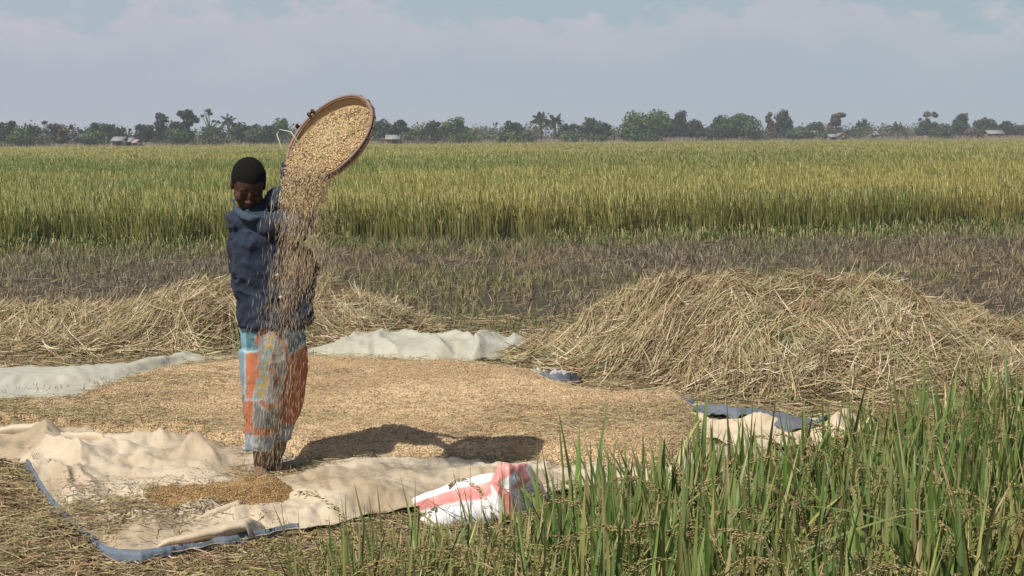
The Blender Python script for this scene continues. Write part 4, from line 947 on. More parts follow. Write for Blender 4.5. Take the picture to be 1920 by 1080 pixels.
for k_ in range(0, 360, 15):         # cane lashings
    cpt = rimp(k_ + 4, 0.985, -0.008); e = unit(cpt - TC); ell(mb, cpt, (0.012, 0.004, 0.018), np.stack([e, np.cross(TN, e), TN], -1), 12, 8, (0.28, 0.19, 0.13))
link('rim', mb.mesh('rim', True, TO), M_wood, tray)
r = np.random.RandomState(55)
# grain lying on the tray, slid towards the lower left lip
Rq, Aq = np.meshgrid(np.linspace(0, 1, 46), np.linspace(0, 2 * np.pi, 121), indexing='ij'); Rq, Aq = Rq.T, Aq.T
lim = np.where(np.cos(Aq - R_(245)) > -0.2, 0.965, 0.965 - 0.20 * sstep(-0.2, -0.9, np.cos(Aq - R_(245))))
rr = Rq * lim; base_n = np.interp(rr, prof_r, prof_n)
lowside = np.cos(Aq - R_(235)) * rr
hh = 0.030 + 0.050 * sstep(-0.6, 0.9, lowside); X_, Y_ = rr * np.cos(Aq), rr * np.sin(Aq)
hh = hh * (1 - sstep(0.80, 1.0, Rq) * (1 - 0.5 * (lowside > 0.3))) + 0.014 * (n2d(X_, Y_, 6, 3, 5) - 0.5)
n_surf = -0.028 + 0.036 * sstep(-0.7, 0.9, lowside) + 0.026 * (n2d(X_, Y_, 5, 3, 5) - 0.5) + 0.012 * (n2d(X_, Y_, 16, 2, 6) - .5)
Vg = tp(Aq, rr, np.maximum(base_n + 0.004, n_surf))
mb = MB(); mb.add(Vg.reshape(-1, 3), grid_q(121, 46)[:, ::-1], None, (0.52, 0.37, 0.19))
n = 16000; C0 = on_sheet(Vg, n * 2, r); rad_ = np.linalg.norm(C0 - TC, axis=1) / TR; C0 = C0[r.rand(len(C0)) < 0.9][:n]; n = len(C0)
C0 += TN * r.uniform(0, 0.008, n)[:, None]
D0 = r.normal(size=(n, 3)); 
TG = [(0.62, 0.45, 0.24), (0.50, 0.35, 0.18), (0.74, 0.57, 0.34), (0.26, 0.17, 0.085), (0.30, 0.27, 0.12)]
grains(mb, C0, D0, r.uniform(0.008, 0.014, n), r.uniform(0.0035, 0.0055, n), jit(pick(TG, [4, 3, 2.4, 1.6, .8], n, r), n, .15, r))
n = 900; C0 = on_sheet(Vg, n, r) + TN * 0.008; D0 = r.normal(size=(n, 3)); D0 -= TN * (D0 @ TN)[:, None] * 0.8
grains(mb, C0, D0, r.uniform(0.02, 0.05, n), 0.003, jit(pick(STRAW, [3, 3, 2, 3, 2, 1], n, r), n, .15, r))
link('grain_load', mb.mesh('grain_load'), M_grain, label='heap of unhusked grain and chaff sliding off the tipped tray', cat='grain load')
# falling grain
mb = MB()
def fall(n, a0, a1, tlo, thi, spx, spy, Lr, Wd, pal_, wts, drift, seed, n_off=0.01):
    r = np.random.RandomState(seed)
    a = r.uniform(a0, a1, n); q_ = TR * (1 - (0.30 * r.rand(n) ** 1.5 if thi < 0.2 else 0.0)); lip_ = TC + (q_ * np.cos(np.radians(a)))[:, None] * TE1 + (q_ * np.sin(np.radians(a)))[:, None] * TE2 + TN * r.uniform(0.0, 0.045, n)[:, None]
    T_ = tlo + (thi - tlo) * r.rand(n) ** 0.85             # seconds of fall
    lane = np.round(r.rand(n) * 26) / 26; lane_o = (hsh((lane * 26).astype(int), np.full(n, seed), np.full(n, 3)) - 0.5)
    v0 = np.stack([-0.16 + drift + 0.055 * r.normal(size=n) + lane_o * 0.16, -0.05 + 0.10 * r.normal(size=n), -0.35 - 0.35 * r.rand(n)], -1)
    ax = np.stack([np.full(n, -0.55) + 0.3 * r.normal(size=n), np.zeros(n), np.full(n, -7.2) - 1.6 * r.rand(n)], -1)
    C0 = lip_ + v0 * T_[:, None] + 0.5 * ax * (T_ ** 2)[:, None] + r.normal(size=(n, 3)) * np.array([spx, spy, 0.01])
    vel = unit(v0 + ax * T_[:, None]); D0 = unit(vel + r.normal(size=(n, 3)) * 0.16)
    ok = C0[:, 2] > 0.06; C0, D0 = C0[ok], D0[ok]; n = len(C0)
    grains(mb, C0, D0, r.uniform(*Lr, n), r.uniform(*Wd, n), jit(pick(pal_, wts, n, r), n, .16, r))
FG = [(0.56, 0.43, 0.27), (0.48, 0.35, 0.21), (0.66, 0.54, 0.36), (0.32, 0.22, 0.14), (0.50, 0.44, 0.27)]
W5 = [4, 3.5, 1.6, 2, .8]
fall(4200, 176, 250, 0.0, 0.14, 0.008, 0.012, (0.009, 0.020), (0.0026, 0.0042), [(a * .6 + b * .4) for a, b in zip(np.array(FG), np.array(TG))], W5, 0.0, 1)
fall(1700, 194, 248, 0.10, 0.30, 0.012, 0.03, (0.020, 0.060), (0.0008, 0.0016), FG, W5, 0.04, 2)
fall(2300, 192, 244, 0.22, 0.50, 0.030, 0.04, (0.020, 0.070), (0.0007, 0.0013), FG, W5, -0.06, 3)
fall(650, 182, 238, 0.44, 0.63, 0.055, 0.05, (0.018, 0.060), (0.0007, 0.0011), FG, W5, -0.16, 4)
fall(1200, 236, 266, 0.02, 0.40, 0.02, 0.02, (0.006, 0.018), (0.0010, 0.0018), FG, W5, 0.14, 5)
fall(240, 180, 240, 0.02, 0.20, 0.03, 0.03, (0.04, 0.10), (0.0018, 0.0028), STRAW, [4, 2, 1, 3, 2, .5], -0.05, 6)
link('falling_grain', mb.mesh('falling_grain'), M_grain, label='stream of grain and chaff falling from the tray past the jacket', cat='falling grain', kind='stuff')
# pale bent straw caught on the rim and one slanting across the chest
mb = MB()
tube(mb, [P(533, 292, YT - .02), P(519, 252, YT), P(524, 243, YT + .02), P(545, 247, YT - .02), P(560, 268, YT - .05)], 0.0025, 6, (0.55, 0.58, 0.38))
link('straw_stalk', mb.mesh('straw_stalk'), M_straw, label='pale bent straw stalk caught on the left rim of the tray', cat='straw')

# ------------------------------------------------------------------ the far line of trees, palms, bushes and huts
def zpix(py, px, D): return float(P(px, py, D)[2])
def crown_quads(mb, lobes, n, size, cols, wts, seed, gap=0.0, shell=0.35):
    r = np.random.RandomState(seed); lobes = np.array(lobes, float)
    vol = lobes[:, 3] * lobes[:, 4] * lobes[:, 5]; li = r.choice(len(lobes), n, p=vol ** 0.7 / (vol ** 0.7).sum())
    d = unit(r.normal(size=(n, 3))); rad = (1 - shell * r.rand(n) ** 1.3)[:, None]
    C = lobes[li, :3] + d * rad * lobes[li, 3:6]
    if gap > 0:
        k = fbm(C * (2.2 / max(size * 4, 0.4)), 2, seed) > gap; C, d, li = C[k], d[k], li[k]
    n = len(C); nn = unit(d + r.normal(size=(n, 3)) * 0.7); a = unit(np.cross(nn, r.normal(size=(n, 3)))); b_ = np.cross(nn, a)
    s = size * r.uniform(0.55, 1.35, n)[:, None]; e = s * r.uniform(0.45, 0.9, n)[:, None]
    V = np.stack([C - a * s, C - b_ * e, C + a * s, C + b_ * e], 1).reshape(-1, 3)
    lt = r.normal(0, 0.14, len(lobes))[li][:, None]; c = jit(pick(cols, wts, n, r), n, 0.18, r) * (1 + lt)
    mb.add(V, np.arange(n * 4).reshape(-1, 4), None, np.repeat(np.clip(c, .005, .9), 4, 0))
DK = [(0.034, 0.050, 0.026), (0.050, 0.070, 0.030), (0.026, 0.036, 0.024)]
MG = [(0.065, 0.100, 0.034), (0.085, 0.120, 0.040), (0.045, 0.070, 0.030)]
LG = [(0.080, 0.120, 0.040), (0.105, 0.145, 0.050), (0.055, 0.088, 0.032)]
GY = [(0.125, 0.125, 0.095), (0.09, 0.10, 0.065), (0.16, 0.145, 0.11)]
BR = [(0.125, 0.105, 0.070), (0.085, 0.075, 0.048), (0.16, 0.12, 0.085)]
PAL = dict(dk=DK, mg=MG, lg=LG, gy=GY, br=BR)
def tree(px, top, hw, kind, pal, label, dd=14, low=0.12, n=None, aspect=None, seed=0, name='tree', cat='tree'):
    D = float(np.interp(px, [-400, 0, 960, 1920, 2400], [225, 240, 262, 350, 380])) + dd
    r = np.random.RandomState(int(px) * 7 + seed); m = D / FPX
    base = P(px, 300, D); base[2] = 0.0; H = zpix(top, px, D); W = hw * m * 1.28
    root = empty(name, base, label=label, cat=cat, group='trees and bushes along the far edge of the field')
    tr = MB(); tr_h = H * (0.55 if kind != 'bush' else 0.3)
    lean = r.normal(0, 0.03) * H
    tube(tr, [base, base + [lean * .4, 0, tr_h * .5], base + [lean, 0, tr_h]], [0.045 * H + .05, 0.032 * H + .03, 0.02 * H + .02], 7, (0.13, 0.105, 0.085))
    lobes = []; L0 = low * H
    if kind in ('round', 'bush'):
        lobes.append((0, 0, (H + L0) / 2, W * 0.80, W * 0.8, (H - L0) / 2 * 0.93))
        for k in range(9 if kind == 'round' else 11):
            a = r.uniform(0, 2 * np.pi); zc = r.uniform(0.25, 0.86); rr = W * math.sqrt(max(0.05, 1 - (2 * zc - 1) ** 2)) * 0.66
            s_ = W * r.uniform(0.28, 0.46); lobes.append((math.cos(a) * rr, math.sin(a) * rr, L0 + zc * (H - L0), s_, s_, s_ * r.uniform(.65, .9)))
    elif kind == 'tall':
        for k in range(9):
            zc = 0.12 + 0.80 * k / 8; rr = W * (1.0 - 0.55 * zc) * r.uniform(0.1, 0.6); a = r.uniform(0, 6.28); s_ = W * (0.75 - 0.35 * zc)
            lobes.append((math.cos(a) * rr, math.sin(a) * rr, L0 + zc * (H - L0), s_, s_, s_ * .9))
    elif kind == 'umbrella':
        for k in range(15):
            a = r.uniform(0, 6.28); rr = W * r.uniform(0.15, 0.72); zc = r.uniform(0.55, 0.90); s_ = W * r.uniform(.24, .36)
            lobes.append((math.cos(a) * rr, math.sin(a) * rr, zc * H, s_, s_, s_ * .7))
        for k in range(4): lobes.append((r.normal() * W * .3, r.normal() * W * .3, H * r.uniform(.30, .55), W * .26, W * .26, W * .3))
    elif kind == 'sparse':
        for k in range(11):
            a = r.uniform(0, 6.28); zc = r.uniform(0.30, 0.94); rr = W * r.uniform(0.2, 0.85); s_ = W * r.uniform(.16, .30)
            lobes.append((math.cos(a) * rr, math.sin(a) * rr, zc * H, s_, s_, s_ * .6))
    org = base; Lb = np.array(lobes); Lb[:, 0] += base[0] + lean * Lb[:, 2] / H; Lb[:, 1] += base[1]
    for l in Lb[:: 2][:7]:              # limbs up into the crown
        p0 = base + np.array([lean * .4, 0, tr_h * r.uniform(.45, .95)])
        tube(tr, [p0, (p0 + l[:3]) / 2 + [0, 0, .06 * H], l[:3]], [0.018 * H + .015, 0.012 * H + .01, 0.03], 5, (0.14, 0.12, 0.10))
    if kind == 'sparse':
        for k in range(16):
            l = Lb[r.randint(len(Lb))]; p0 = base + np.array([0, 0, tr_h * .9]); e = l[:3] + r.normal(size=3) * [W * .3, W * .3, H * .08]; e[2] = min(e[2], H)
            tube(tr, [p0, (p0 + e) / 2 + r.normal(size=3) * .1, e], [0.07, 0.045, 0.02], 4, (0.20, 0.18, 0.16))
    link('trunk', tr.mesh('trunk', True, base), M_bark, root)
    cr = MB(); area = 2 * W * (H - L0); sz = 0.20 * D / 260
    n = n or int(np.clip(area * (105 if kind != 'sparse' else 60), 400, 6000))
    crown_quads(cr, Lb, n, sz, PAL[pal], [3, 2, 2], int(px) + seed, gap=0.34 if kind in ('sparse', 'umbrella') else 0.27, shell=0.6)
    link('crown', cr.mesh('crown', False, base), M_tree, root)
def palm(px, top, hw, label, dd=10, nfr=26, trunk=0.5, seed=0, cols=((0.070, 0.088, 0.042), (0.10, 0.115, 0.055), (0.045, 0.058, 0.034))):
    D = float(np.interp(px, [-400, 0, 960, 1920], [225, 240, 262, 350])) + dd; m = D / FPX
    r = np.random.RandomState(int(px) * 3 + seed); base = P(px, 300, D); base[2] = 0; H = zpix(top, px, D); W = hw * m; hc = H - W * 0.75
    hc = max(hc, H * trunk * 0.8)
    root = empty('palm_tree', base, label=label, cat='palm tree', group='trees and bushes along the far edge of the field')
    tr = MB(); tube(tr, [base, base + [0.05, 0, hc * .5], base + [0, 0, hc]], [0.30, 0.22, 0.25], 8, (0.12, 0.10, 0.08)); link('trunk', tr.mesh('trunk', True, base), M_bark, root)
    mb = MB(); Cs = []; Ws = []; Ss = []; Co = []
    for k in range(nfr):
        a = r.uniform(0, 2 * np.pi); el = r.uniform(-0.5, 1.35); L_ = W * r.uniform(0.85, 1.15); t = np.linspace(0, 1, 9)
        d = np.array([math.cos(a), math.sin(a), 0]); droop = r.uniform(0.35, 0.8)
        sp_ = base + np.array([0, 0, hc]) + d * (L_ * math.cos(el) * t)[:, None] + np.array([0, 0, 1.0]) * (L_ * (math.sin(el) * t - droop * t ** 2 * (0.35 + math.cos(el) * .5)))[:, None]
        sp_[:, 2] = np.maximum(sp_[:, 2], 0.15)
        old = el < -0.15; cc = np.array((0.15, 0.12, 0.075)) if old else np.array(cols[r.randint(3)])
        nl = 15
        for side in (-1, 1):
            tt = r.uniform(0.12, 1, nl); o = np.stack([np.interp(tt, t, sp_[:, i]) for i in range(3)], -1)
            sd_ = np.cross(d, [0, 0, 1.0]) * side; ld = unit(sd_ * 0.8 + d * 0.55 + np.array([0, 0, -0.45]) + r.normal(size=(nl, 3)) * .15); ll = W * 0.24 * np.sin(np.clip(tt, .15, 1) * 2.6 + .2)[:, None]
            Cs.append(np.stack([o, o + ld * ll * .5, o + ld * ll + [0, 0, -.05]], 1)); Ws.append(np.tile([0.10, 0.09, 0.02], (nl, 1)) * (D / 260)); Ss.append(unit(np.cross(ld, [0.2, 0.9, .3]))[:, None, :]); Co.append(jit(cc, nl, .12, r))
    ribbons(mb, np.concatenate(Cs), np.concatenate(Ws), np.concatenate(Ss), np.concatenate(Co))
    link('fronds', mb.mesh('fronds', False, base), M_tree, root)
T = [
 (12, 226, 20, 'round', 'dk', 'dark round tree at the left end of the far tree line', 16),
 (36, 240, 24, 'bush', 'lg', 'light green bush, leftmost in front of the far tree line', 3),
 (62, 233, 17, 'round', 'dk', 'dark tree just right of the leftmost light green bush', 14),
 (90, 223, 15, 'sparse', 'gy', 'thin tree with bare twigs between two dark trees at far left', 12),
 (115, 229, 17, 'round', 'br', 'brownish green tree right of the thin twiggy tree at far left', 13),
 (146, 227, 11, 'sparse', 'dk', 'ragged narrow tree left of the pale green bush at far left', 16),
 (174, 240, 17, 'bush', 'lg', 'pale green bush left of the far tin roofed huts', 5),
 (188, 227, 19, 'round', 'mg', 'mid green tree rising over the pale green bush near the tin roofed huts', 12),
 (214, 234, 20, 'round', 'dk', 'dark spreading tree directly over the left tin roofed hut', 16),
 (243, 237, 15, 'sparse', 'gy', 'low grey thin tree right of the left tin roofed hut', 22),
 (272, 232, 19, 'round', 'dk', 'dark tree left of the cone shaped tall tree', 12),
 (301, 213, 17, 'tall', 'dk', 'cone shaped tall dark tree in the left group', 10),
 (333, 224, 17, 'round', 'dk', 'dark tree between the cone shaped tree and the tallest dark tree', 10),
 (354, 203, 22, 'umbrella', 'dk', 'tallest dark tree of the left group, with a flat topped crown', 14),
 (330, 240, 22, 'bush', 'mg', 'bushy growth at the foot of the tallest dark tree on the left', 6),
 (394, 202, 15, 'sparse', 'gy', 'pale open crowned tree rising right of the tallest dark tree', 18),
 (402, 234, 22, 'bush', 'mg', 'green bush at the foot of the pale open crowned tree', 6),
 (452, 226, 19, 'round', 'mg', 'mid green tree seen above the head of the person', 12),
 (482, 231, 20, 'round', 'mg', 'low wide tree right above the head of the person', 10),
 (508, 233, 15, 'bush', 'dk', 'dark low tree just left of the raised tray', 8),
 (526, 218, 17, 'round', 'mg', 'rounded tree touching the left edge of the raised tray', 16),
 (600, 225, 24, 'round', 'dk', 'dark tree mostly hidden behind the raised tray', 14),
 (660, 228, 24, 'round', 'mg', 'tree mostly hidden behind the right half of the raised tray', 14),
 (719, 220, 18, 'round', 'dk', 'dark tree standing immediately right of the raised tray', 14),
 (748, 222, 18, 'umbrella', 'dk', 'dark flat topped tree, second to the right of the raised tray', 14),
 (782, 241, 16, 'bush', 'mg', 'low bush between the flat topped dark tree and the small square dark tree', 6),
 (811, 223, 15, 'round', 'dk', 'small square dark tree left of the rounded bright green tree', 14),
 (853, 219, 23, 'round', 'lg', 'rounded bright green tree in the middle of the far tree line', 10),
 (884, 240, 17, 'round', 'gy', 'hazy low tree right of the rounded bright green tree', 60),
 (908, 246, 14, 'round', 'gy', 'faint distant tree left of the dark domed tree in the middle', 90),
 (872, 252, 26, 'bush', 'lg', 'low shrub at the foot of the rounded bright green tree', 3),
 (958, 226, 21, 'umbrella', 'dk', 'dark domed tree left of the two tall palms', 12),
 (948, 247, 26, 'bush', 'lg', 'yellow green shrub below the dark domed tree', 4),
 (990, 246, 15, 'bush', 'lg', 'yellow green shrub at the left foot of the two tall palms', 4),
 (1062, 230, 17, 'round', 'dk', 'dark tree right of the two tall palms', 14),
 (1092, 219, 16, 'sparse', 'gy', 'greyish bare branched tree between two dark trees right of the palms', 20),
 (1122, 224, 21, 'round', 'dk', 'dark rounded tree with trailing right side, left of the small palm', 12),
 (1066, 250, 20, 'bush', 'lg', 'bright low shrub right of the foot of the two tall palms', 3),
 (1112, 250, 20, 'bush', 'mg', 'shrub at the foot of the dark rounded tree right of the palms', 4),
 (1252, 218, 17, 'round', 'dk', 'dark tree adjoining the big glossy green bush tree', 14),
 (1276, 210, 18, 'tall', 'dk', 'tall dark tree right of the big glossy green bush tree', 16),
 (1302, 221, 17, 'round', 'dk', 'dark tree left of the wide paired green trees', 12),
 (1357, 213, 22, 'round', 'mg', 'green tree with bare twigs above it, left of the widest tree', 10),
 (1399, 214, 31, 'round', 'mg', 'widest green tree in the right half of the far tree line', 6),
 (1330, 240, 24, 'bush', 'dk', 'dark scrub below the trees left of the widest tree', 5),
 (1443, 210, 9, 'tall', 'br', 'brown creeper covered trunk right of the widest tree', 8),
 (1470, 209, 19, 'tall', 'dk', 'dark twin topped tree right of the brown creeper covered trunk', 14),
 (1500, 240, 22, 'bush', 'mg', 'low green scrub right of the dark twin topped tree', 6),
 (1532, 226, 15, 'round', 'dk', 'small dark rounded tree left of the lone tall flat crowned tree', 30),
 (1567, 209, 16, 'umbrella', 'br', 'lone tall flat crowned tree on a bare trunk above the right huts', 26),
 (1545, 246, 17, 'bush', 'mg', 'low shrub below the lone tall flat crowned tree', 4),
 (1596, 244, 15, 'bush', 'dk', 'scrub between the right huts and the shaggy palm', 12),
 (1660, 243, 18, 'bush', 'gy', 'low greyish scrub between the shaggy palm and the spiky palm', 30),
 (1735, 204, 15, 'sparse', 'gy', 'tall thin tree with bare upper branches in the right part', 22),
 (1738, 226, 16, 'round', 'dk', 'dark leafy tree under the bare upper branches in the right part', 16),
 (1764, 234, 18, 'bush', 'mg', 'green bush right of the tall thin tree', 4),
 (1801, 217, 20, 'tall', 'dk', 'dark pointed tree third from the right end of the far line', 14),
 (1845, 220, 17, 'round', 'mg', 'domed green tree left of the low hut at the right end', 12),
 (1868, 231, 12, 'round', 'dk', 'small dark tree over the low hut at the right end', 20),
 (1890, 226, 17, 'round', 'dk', 'dark tree right of the low hut at the right end', 14),
 (1914, 232, 13, 'round', 'mg', 'tree cut by the right edge of the picture', 16),
 (1824, 238, 14, 'bush', 'br', 'brownish scrub left of the domed green tree at the right', 5),
]
for k_, (px_, top_, hw_, kd, pl, lb, dd_) in enumerate(T):
    tree(px_, top_, hw_, kd, pl, lb, dd_, low=0.04 if kd in ('bush', 'round', 'tall') else 0.2, seed=k_, name='bush' if kd == 'bush' else 'tree', cat='bush' if kd == 'bush' else 'tree')
tree(1206, 211, 42, 'bush', 'lg', 'big glossy green bush tree in the middle of the far line', 2, low=0.0, n=5200, seed=3)
palm(1014, 207, 23, 'left of the two tall palms with shaggy heads', 8, 34)
palm(1040, 209, 21, 'right of the two tall palms, slightly thinner head', 12, 30)
palm(1180, 218, 17, 'small dark palm peeping over the left side of the big green bush tree', 16, 24)
palm(430, 213, 20, 'palm like dark crown right of the pale open crowned tree', 12, 26)
palm(1617, 223, 22, 'shaggy greyish palm right of the right hand huts', 4, 34, trunk=.3)
palm(1683, 228, 20, 'low spiky palm bush standing at the edge of the field', 3, 32, trunk=.1)
# further off: a broken low band of scrub and woodland that reads as one mass
def scrub():
    r = np.random.RandomState(91); mb = MB(); lobes = []
    for k in range(330):
        px = r.uniform(-150, 2080); dd = r.uniform(0, 70); D = float(np.interp(px, [-400, 0, 960, 1920, 2400], [225, 240, 262, 350, 380])) + dd
        b = P(px, 300, D); h = r.uniform(0.9, 2.4) + (dd > 14) * r.uniform(0.3, 2.6); w = r.uniform(1.0, 3.2)
        lobes.append((b[0], b[1], h * .5, w, w * .7, h * .55))
    crown_quads(mb, lobes, 56000, 0.20, MG + LG + BR + GY, [2, 1.5, 1, 1, .6, .4, 2.5, 2, 2, 1.6, 1, 1], 5, gap=0.3, shell=0.6)
    lobes = []
    for k in range(230):
        px = r.uniform(-150, 2080); D = float(np.interp(px, [-400, 0, 960, 1920, 2400], [225, 240, 262, 350, 380])) + r.uniform(110, 240)
        b = P(px, 300, D); h = r.uniform(2.4, 5.2); w = r.uniform(4, 9); lobes.append((b[0], b[1], h * .5, w, w * .7, h * .55))
    crown_quads(mb, lobes, 24000, 0.36, DK + MG, [3, 2, 2, 2, 1, 1], 6, gap=0.2, shell=0.8)
    link('far_scrub', mb.mesh('far_scrub'), M_tree, label='low scrub and woodland massed along the plain beyond the field', cat='scrub', kind='stuff')
    mb = MB(); n = 42000; px = r.uniform(-150, 2080, n); D = np.interp(px, [-400, 0, 960, 1920, 2400], [225, 240, 262, 350, 380]) + r.uniform(0.3, 16, n)
    b = P(px, np.full(n, 300.0), D); h = r.uniform(0.5, 1.15, n) * (0.6 + 0.9 * n2d(b[:, 0], b[:, 1], 0.09, 3, 8)); t = np.linspace(0, 1, 3)[None, :]; az = r.uniform(0, 6.28, n)
    C = np.stack([b[:, :1] + np.cos(az)[:, None] * .25 * t ** 2, b[:, 1:2] + np.sin(az)[:, None] * .25 * t ** 2, h[:, None] * t], -1)
    W = r.uniform(0.05, 0.12, n)[:, None] * np.array([[1, .8, .3]]); S = np.tile([[[1.0, 0, 0]]], (n, 1, 1))
    ribbons(mb, C, W, S, jit(pick([(0.33, 0.25, 0.165), (0.26, 0.19, 0.14), (0.22, 0.20, 0.10), (0.38, 0.31, 0.20)], [3, 3, 2, 1.5], n, r), n, .14, r))
    link('dry_grass', mb.mesh('dry_grass'), M_straw, label='strip of tall dry brownish grass below the far trees', cat='dry grass', kind='stuff')
scrub()
def hut(px, roof_y, base_y, hw, label, roofc=(0.22, 0.225, 0.23), wallc=(0.30, 0.22, 0.16), dd=6, gable=False):
    D = float(np.interp(px, [-400, 0, 960, 1920], [225, 240, 262, 350])) + dd; m = D / FPX; b = P(px, 300, D); b[2] = 0
    H = zpix(roof_y, px, D); W = hw * m; eh = H * (0.70 if not gable else 0.66); dp = 1.8
    root = empty('hut', b, label=label, cat='hut', group='huts along the far edge of the field')
    def box(mb, x0, x1, y0, y1, z0, z1, c):
        V = [(x, y, z) for x in (x0, x1) for y in (y0, y1) for z in (z0, z1)]
        mb.add(np.array(V) + b * [1, 1, 0], [[0, 1, 3, 2], [4, 6, 7, 5], [0, 4, 5, 1], [2, 3, 7, 6], [0, 2, 6, 4], [1, 5, 7, 3]], None, c)
    mb = MB(); box(mb, -W * .9, W * .9, -dp, dp, 0, eh, wallc)
    if gable: mb.add(np.array([(-W * .9, -dp, eh), (W * .9, -dp, eh), (0, -dp, H - .08)]) + b, None, [[0, 1, 2]], wallc)
    link('wall', mb.mesh('wall', False, b), M_wall, root)
    mb = MB()
    if gable:
        for s in (-1, 1):
            V = np.array([(0, -dp - .3, H), (0, dp + .3, H), (s * W, dp + .3, eh - .1), (s * W, -dp - .3, eh - .1)]); V = np.concatenate([V, V - [0, 0, .06]]) + b
            mb.add(V, [[0, 1, 2, 3], [4, 7, 6, 5], [0, 3, 7, 4], [1, 5, 6, 2], [2, 6, 7, 3]], None, roofc)
    else:
        for s in (-1, 1):
            V = np.array([(-W, 0, H), (W, 0, H), (W, s * (dp + .4), eh), (-W, s * (dp + .4), eh)]); V = np.concatenate([V, V - [0, 0, .06]]) + b
            mb.add(V, [[0, 1, 2, 3], [4, 7, 6, 5], [0, 3, 7, 4], [1, 5, 6, 2], [2, 6, 7, 3]], None, roofc)
    link('roof', mb.mesh('roof', False, b), M_iron, root)
    mb = MB(); box(mb, -.35 + W * .2, .35 + W * .2, -dp - .03, -dp + .02, 0, min(1.7, eh * .85), (0.05, 0.04, 0.035)); link('door', mb.mesh('door', False, b), M_wall, root)
hut(226, 256, 265, 12, 'pale tin roofed hut below the dark spreading tree at left', dd=1)
hut(248, 258, 265, 6, 'smaller tin roofed hut beside the left pale hut', dd=2)
hut(258, 261, 268, 5, 'little brown hut at the right of the left huts', roofc=(0.33, 0.26, 0.22), dd=1)
hut(738, 253, 262, 14, 'pale roofed hut right of the raised tray', roofc=(0.24, 0.24, 0.24), dd=2)
hut(1520, 245, 252, 13, 'grey roofed hut left of the lone tall flat crowned tree', roofc=(0.36, 0.36, 0.33), dd=14)
hut(1558, 251, 257, 8, 'pale hut directly below the lone tall flat crowned tree', dd=2)
hut(1574, 249, 257, 9, 'pinkish gabled hut below the lone tall flat crowned tree', roofc=(0.26, 0.21, 0.19), wallc=(0.42, 0.27, 0.20), dd=3, gable=True)
hut(1636, 246, 253, 8, 'white roofed hut right of the shaggy greyish palm', dd=10)
hut(1862, 244, 252, 16, 'low dark walled hut with pale roof at the right end', roofc=(0.24, 0.22, 0.21), wallc=(0.16, 0.11, 0.09), dd=8)

# ------------------------------------------------------------------ foreground rice
def leaf_blades(mb, B, L_, az, th0, kap, w0, col, r, K_=8, fold=0.25, tip=None):
    """curved tapering leaf blades with a folded midrib"""
    n = len(B); t = np.linspace(0, 1, K_); th = th0[:, None] + kap[:, None] * t[None, :] ** 1.8
    ds = L_[:, None] / (K_ - 1); hx = np.cumsum(np.sin(th) * ds, 1) - np.sin(th) * ds; hz = np.cumsum(np.cos(th) * ds, 1) - np.cos(th) * ds
    C = B[:, None, :] + np.stack([np.cos(az)[:, None] * hx, np.sin(az)[:, None] * hx, hz], -1)
    prof = np.interp(t, [0, 0.25, 0.6, 0.85, 1], [0.7, 1.0, 0.85, 0.45, 0.03]); W = w0[:, None] * prof[None, :]
    tw = r.normal(0, 0.6, n)[:, None] * t[None, :] + r.normal(0, 0.25, n)[:, None]
    side = np.stack([-np.sin(az)[:, None] * np.cos(tw), np.cos(az)[:, None] * np.cos(tw), np.sin(tw) * 0.8], -1)
    tang = np.stack([np.cos(az)[:, None] * np.sin(th), np.sin(az)[:, None] * np.sin(th), np.cos(th)], -1); side = unit(side - tang * (side * tang).sum(-1, keepdims=True)); nrm = np.cross(side, tang)
    V = np.stack([C - side * W[..., None] / 2, C - nrm * (W * fold)[..., None], C + side * W[..., None] / 2], 2).reshape(-1, 3)
    b = (np.arange(n) * K_ * 3)[:, None] + (np.arange(K_ - 1) * 3)[None, :]
    Q = np.concatenate([np.stack([b, b + 1, b + 4, b + 3], -1).reshape(-1, 4), np.stack([b + 1, b + 2, b + 5, b + 4], -1).reshape(-1, 4)])
    ck = np.repeat(col[:, None, :], K_, 1)
    if tip is not None:
        a = (tip[:, None] * sstep(0.6, 1.0, t)[None, :])[..., None]; ck = ck * (1 - a * .7) + np.array([0.34, 0.28, 0.12]) * a * .7
    mb.add(V, Q, None, np.repeat(ck[:, :, None, :], 3, 2).reshape(-1, 3)); return C
FGREEN = [(0.098, 0.180, 0.034), (0.066, 0.130, 0.028), (0.15, 0.235, 0.050), (0.25, 0.27, 0.075), (0.38, 0.33, 0.14), (0.46, 0.37, 0.21)]
